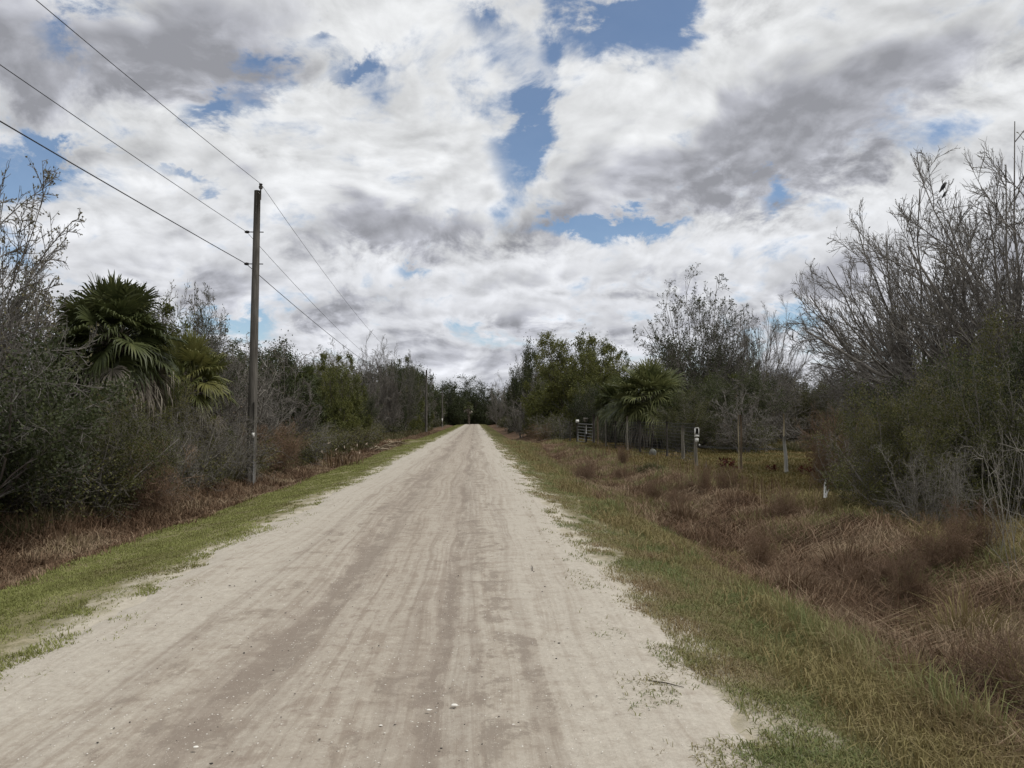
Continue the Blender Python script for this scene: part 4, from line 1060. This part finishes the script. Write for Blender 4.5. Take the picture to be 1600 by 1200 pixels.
o, x7, H7 = post(928, 50.2, 648, .09, 'post_dark', 'thick dark post at the right end of the right gate', 'posts of the right gate')
t = at(902, 658, 57.2); root = empty('sign', (t.x, 57.15, t.z)); tag(root, 'small blank white square sign above the right gate', 'sign')
Geo().box((0, 0, 0), (.24, .02, .22)).obj('panel', M['white'], root); Geo().box((0, .025, -.12), (.05, .02, .3)).obj('backing_strip', M['post_dark'], root)
t = at(915, 654, 52.9); root = empty('birdhouse', (t.x, 52.85, t.z - .12)); tag(root, 'weathered grey wooden birdhouse on the post before the right gate', 'birdhouse')
Geo().box((0, 0, 0), (.24, .2, .2)).obj('body', M['post_grey'], root)
Geo().box((0, -.03, .125), (.32, .3, .035), Matrix.Rotation(R(12), 3, 'X')).obj('roof', M['post_grey'], root)
Geo().path([(0, -.101, 0), (0, -.106, 0)], .028, 10).obj('entrance_hole', M['black'], root)
t = at(916, 675, 52.9); root = None
tag(Geo().path([(t.x, 52.86, float(h(t.x, 53)) + .65), (t.x, 52.86, float(h(t.x, 53)) + 1.25)], .035, 6).obj('marker_strip', M['white']), 'whitish strip fixed to the dark post before the right gate', 'marker')

# stake, rock, stump splinter, red plants
t = at(1103, 720, 27); tag(Geo().path([(0, 0, -.05), (.01, 0, .33)], [.018, .014], 6).obj('stake', M['post_white'], loc=(t.x, 27, float(h(t.x, 27)))), 'short pale stake in the grass right of the white box post', 'stake')
def blob(name, mat, loc, s, seed, label, cat):
    rng = np.random.default_rng(seed); nu, nv_ = 12, 7; vv = []
    for j in range(nv_):
        ph = -math.pi / 2 + math.pi * j / (nv_ - 1)
        for i in range(nu):
            th = 2 * math.pi * i / nu; k = 1 + .3 * (fbm(np.array([3 + 2 * math.cos(th) + j * .3]), np.array([3 + 2 * math.sin(th)]), seed)[0] - .5)
            vv.append((math.cos(ph) * math.cos(th) * s[0] * k, math.cos(ph) * math.sin(th) * s[1] * k, math.sin(ph) * s[2] * k))
    q = [(j * nu + i, j * nu + (i + 1) % nu, (j + 1) * nu + (i + 1) % nu, (j + 1) * nu + i) for j in range(nv_ - 1) for i in range(nu)]
    return tag(Geo().add(vv, q).obj(name, M[mat], smooth=True, loc=loc), label, cat)
t = at(1020, 708, 37); blob('rock', 'rock', (t.x, 37, float(h(t.x, 37)) + .14), (.20, .16, .24), 3, 'rounded grey rock at the foot of the wire fence', 'rock')
t = at(1290, 790, 14.5)
g = Geo()
for k in range(5): g.path([(.01 * k - .02, 0, 0), (.01 * k - .015 + .006 * math.sin(k), .006 * k, .24), (.008 * k - .005, .01, .30 + .10 * ((k * 7) % 5) / 5)], [.016, .010, .003], 5)
g.path([(.0, 0, 0), (.05, 0, .12), (.08, 0, .17)], [.014, .009, .004], 5)
tag(g.obj('broken_stump', M['white'], loc=(t.x, 14.5, float(h(t.x, 14.5)) + .30)), 'splintered whitish stump in the dry grass left of the bushes', 'stump')
for k, (px, Y, hh, lab) in enumerate([(1128, 27.5, .5, 'red-brown leafy weed behind the short pale stake'), (1138, 27, .6, 'taller red-brown weed just left of the tall pale board'),
                                     (1258, 24.5, .45, 'dark red weed right of the whitish post'), (1203, 26.5, .3, 'small dark red weed between the two pale posts')]):
    rng = np.random.default_rng(200 + k); t = at(px, 700, Y)
    root = empty('red_weed', (t.x, Y, float(h(t.x, Y)))); tag(root, lab, 'weed', 'red weeds in the pasture')
    P0, R0 = stems(rng, 5, hh, 4, .4, .15, .008); P1, R1 = grow(rng, P0, R0, 4, .3, 1, 50, .5, 3, .2, .05, .7, .004)
    Geo().tubes(P0, R0, 4).tubes(P1, R1, 3).obj('stems', M['twig_brown'], root)
    i_ = rng.integers(0, len(P1), 90); p, T, _ = interp(P1, R1, i_, rng.random(90))
    Geo().leaves(p, T + rng.normal(size=p.shape), .09, .03, rng).obj('leaves', M['red_leaf'], root)
# reedy clump at the back of the pasture, and tussocks standing in the ditch
def tussock(name, px, Y, top, rad, n, mat, label, lean=.45, W=.006, cat='grass clump', group=None, py=700):
    rng = np.random.default_rng(int(px)); t = at(px, py, Y); z0 = float(h(t.x, Y)); H_ = at(px, top, Y).z - z0
    r = rad * rng.random(n) ** .7; th = rng.random(n) * 6.28
    P_ = np.stack([r * np.cos(th), r * np.sin(th), np.zeros(n) - .02], 1)
    ln = np.stack([np.cos(th), np.sin(th)], 1) * (r / rad)[:, None] * lean + rng.normal(size=(n, 2)) * .38
    return tag(Geo().blades(P_, H_ * rng.uniform(.35, 1.1, n) * (1.05 - .5 * r / rad), W, ln, rng, .55).obj(name, M[mat], loc=(t.x, Y, z0)), label, cat, group)
tussock('grass_tussock', 1062, 15.5, 762, .45, 1100, 'grass_dry', 'big brown grass tussock in the right ditch below the white box post')
tussock('grass_tussock', 1018, 26, 715, .5, 900, 'grass_weed', 'dark green tussock between the ditch and the grey rock')
tussock('grass_tussock', 1235, 8.3, 850, .35, 700, 'grass_dry', 'dense brown tussock where the right ditch widens')
tussock('grass_tussock', 1500, 6.8, 880, .35, 500, 'grass_tan', 'tall tan tussock near the saplings at the right edge')
tussock('grass_tussock', 1410, 5.2, 985, .22, 260, 'grass_tan', 'yellowish tan tussock low on the right ditch slope')
tussock('grass_tussock', 1585, 5.4, 960, .35, 400, 'grass_tan', 'tan tussock at the right edge above the ditch bottom')
tussock('grass_tussock', 1320, 9.5, 815, .4, 800, 'grass_dry', 'wide brown tussock below the splintered whitish stump')
tussock('reeds', 1262, 42, 680, 2.2, 2600, 'grass_weed', 'grey-green reeds at the back of the pasture beyond the whitish post', .2, .012, 'reeds')
# --- left gate, drive and debris
a = at(527, 690, 60)
tube_gate('metal_gate', (a.x, 60, float(h(a.x, 60))), .15, .85, at(530, 663, 60).z - float(h(a.x, 60)), 3, 'galv_dull', 'small grey tubular gate half hidden in the left thicket')
o1, xx, HH = post(523, 59.8, 668, .06, 'post_dark', 'dark gate post with a white wrap beside the small left gate', 'posts of the left gate')
o2, xy_, Hy = post(527, 61.5, 648, .06, 'post_dark', 'taller dark post with a white tip behind the small left gate', 'posts of the left gate')
Geo().box((.01, -.03, HH), (.15, .15, .24), taper=.9).obj('post_cap', M['white'], o1)
Geo().box((.01, -.03, Hy), (.14, .14, .30), taper=.8).obj('post_cap', M['white'], o2)
rng = np.random.default_rng(41)
t = at(538, 716, 31); root = empty('dead_reeds', (t.x, 31, float(h(t.x, 31)))); tag(root, 'clump of reeds with bleached curled leaves beside the left ditch', 'reeds')
n = 70; x = rng.normal(size=n) * .42; y = rng.normal(size=n) * .3
Geo().blades(np.stack([x, y, np.zeros(n)], 1), rng.uniform(.5, 1.0, n), .018, rng.normal(size=(n, 2)) * .3, rng, .5).obj('stalks', M['leaf_brown'], root)
n = 30; p = np.stack([rng.normal(size=n) * .42, rng.normal(size=n) * .3, rng.uniform(.3, .95, n)], 1)
Geo().leaves(p, rng.normal(size=(n, 3)) + [0.5, 0, .6], .16, .020, rng).obj('bleached_leaves', M['bleached'], root)
for k, (px, Y, L_, lab) in enumerate([(600, 50, 2.2, 'cut pale branch lying crosswise by the left drive'), (612, 52, 1.8, 'second cut pale branch tipped toward the left drive'),
                                     (590, 51, 1.3, 'short cut pale branch at the near end of the brush heap'), (622, 54, 2.0, 'cut pale branch nearest the sand road'),
                                     (606, 49, 1.5, 'cut pale branch lowest in the left ditch')]):
    rng = np.random.default_rng(300 + k); t = at(px, 700, Y); zz = float(h(t.x, Y))
    P0 = np.array([[(-L_ / 2, 0, .12), (-.1, .1, .3 + .1 * k % 3 * .3), (L_ / 2, .2 - .1 * k, .18)]]); R0 = np.array([[.05, .04, .02]])
    P1, R1 = grow(rng, P0, R0, 6, .3, 1, 45, .35, 4, .2, .02, .6, .01)
    Geo().tubes(P0, R0, 7).tubes(P1, R1, 4).obj('cut_branch', M['reed_dry'], loc=(t.x, Y, zz)).rotation_euler[2] = rng.uniform(-.5, .5)
    tag(COL.objects[-1], lab, 'branch', 'cut branches by the left drive')
for k, (px, py_, Y, lab) in enumerate([(558, 681, 63, 'small pale rubble lump beside the left drive'), (564, 682, 62.5, 'flat pale rubble lump on the left drive')]):
    t = at(px, py_, Y); blob('rubble', 'shell', (t.x, Y, float(h(t.x, Y)) + .1), (.3, .2, .16), 60 + k, lab, 'rubble')
# roadside crumbs one can point to
def on_ground(px, py):
    d = ray(px, py); t = -(CAM_H + .0) / d.z; p = Vector((0, 0, CAM_H)) + d * t
    for _ in range(6):
        z = float(h(p.x, p.y)) + (.022 if LE < p.x < RE else 0); t = (z - CAM_H) / d.z; p = Vector((0, 0, CAM_H)) + d * t
    return p
for k, (px, py, s, lab) in enumerate([(710, 1103, .021, 'flat white shell, largest one on the sand road'), (670, 1110, .013, 'round white shell left of the largest shell'),
                                     (306, 1168, .014, 'white shell low on the left of the sand road'), (802, 1133, .011, 'small white shell right of the largest shell'),
                                     (595, 1134, .010, 'small white shell left of the round white shell')]):
    p = on_ground(px, py); blob('shell', 'shell', (p.x, p.y, p.z + s * .2), (s * .95, s * .65, s * .34), 80 + k, lab, 'shell')
p = on_ground(1492, 1073)
rng = np.random.default_rng(8); g = Geo()
u_, v_ = np.meshgrid(np.linspace(-.09, .09, 12), np.linspace(-.05, .05, 8))
zz = .05 + .05 * fbm(u_ * 30 + 9, v_ * 30 + 3, 4); vv = np.stack([u_ + (fbm(v_ * 40 + 3, u_ * 20 + 8, 6) - .5) * .05, v_, zz], -1).reshape(-1, 3)
ii = (np.arange(7)[:, None] * 12 + np.arange(11)[None]).ravel()
g.add(vv, np.stack([ii, ii + 1, ii + 13, ii + 12], 1)); o = g.obj('litter_scrap', M['white'], loc=(p.x, p.y, p.z + .03), smooth=True)
tag(o, 'crumpled white scrap of litter in the grass low on the right', 'litter')
# fallen twigs on the shoulder
for k, (px, py, L_, lab) in enumerate([(1040, 1070, .22, 'thin dark twig lying on the pale right shoulder'), (832, 888, .28, 'short dark stick on the sand road, right of the tracks')]):
    p = on_ground(px, py); o = Geo().path([(-L_ / 2, .03, .004), (0, 0, .012), (L_ / 2, -.02, .005)], [.004, .004, .002], 5).obj('twig', M['bark_dark'], loc=p); o.rotation_euler[2] = -.4 if k == 0 else 1.7
    tag(o, lab, 'twig')
# two dark birds in the right tree
bpy.context.view_layer.update()
perch_twigs = [c for c in perch.children if c.name.startswith('twigs')][0]
for k, (px, py, lab) in enumerate([(1455, 298, 'dark bird perched highest in the bare tree on the right'), (1443, 308, 'smaller dark bird perched just left of the highest one')]):
    q_ = at(px, py, 25); best = min((perch.matrix_world @ v_.co for v_ in perch_twigs.data.vertices), key=lambda c_: (c_ - q_).length + abs(c_.y - 25) * 0)
    s = .16 if k == 0 else .11; t = best + Vector((0, 0, s * .25))
    g = Geo().path([(-s * .9, 0, -s * .9), (-s * .35, 0, -s * .2), (0, 0, s * .3), (s * .25, 0, s * .85), (s * .42, 0, s * 1.05), (s * .62, 0, s * 1.08), (s * .95, 0, s * 1.0)],
                   [s * .10, s * .30, s * .42, s * .30, s * .24, s * .17, s * .02], 9)
    tag(g.obj('bird', M['black'], loc=t, smooth=True), lab, 'bird', 'birds in the bare tree')
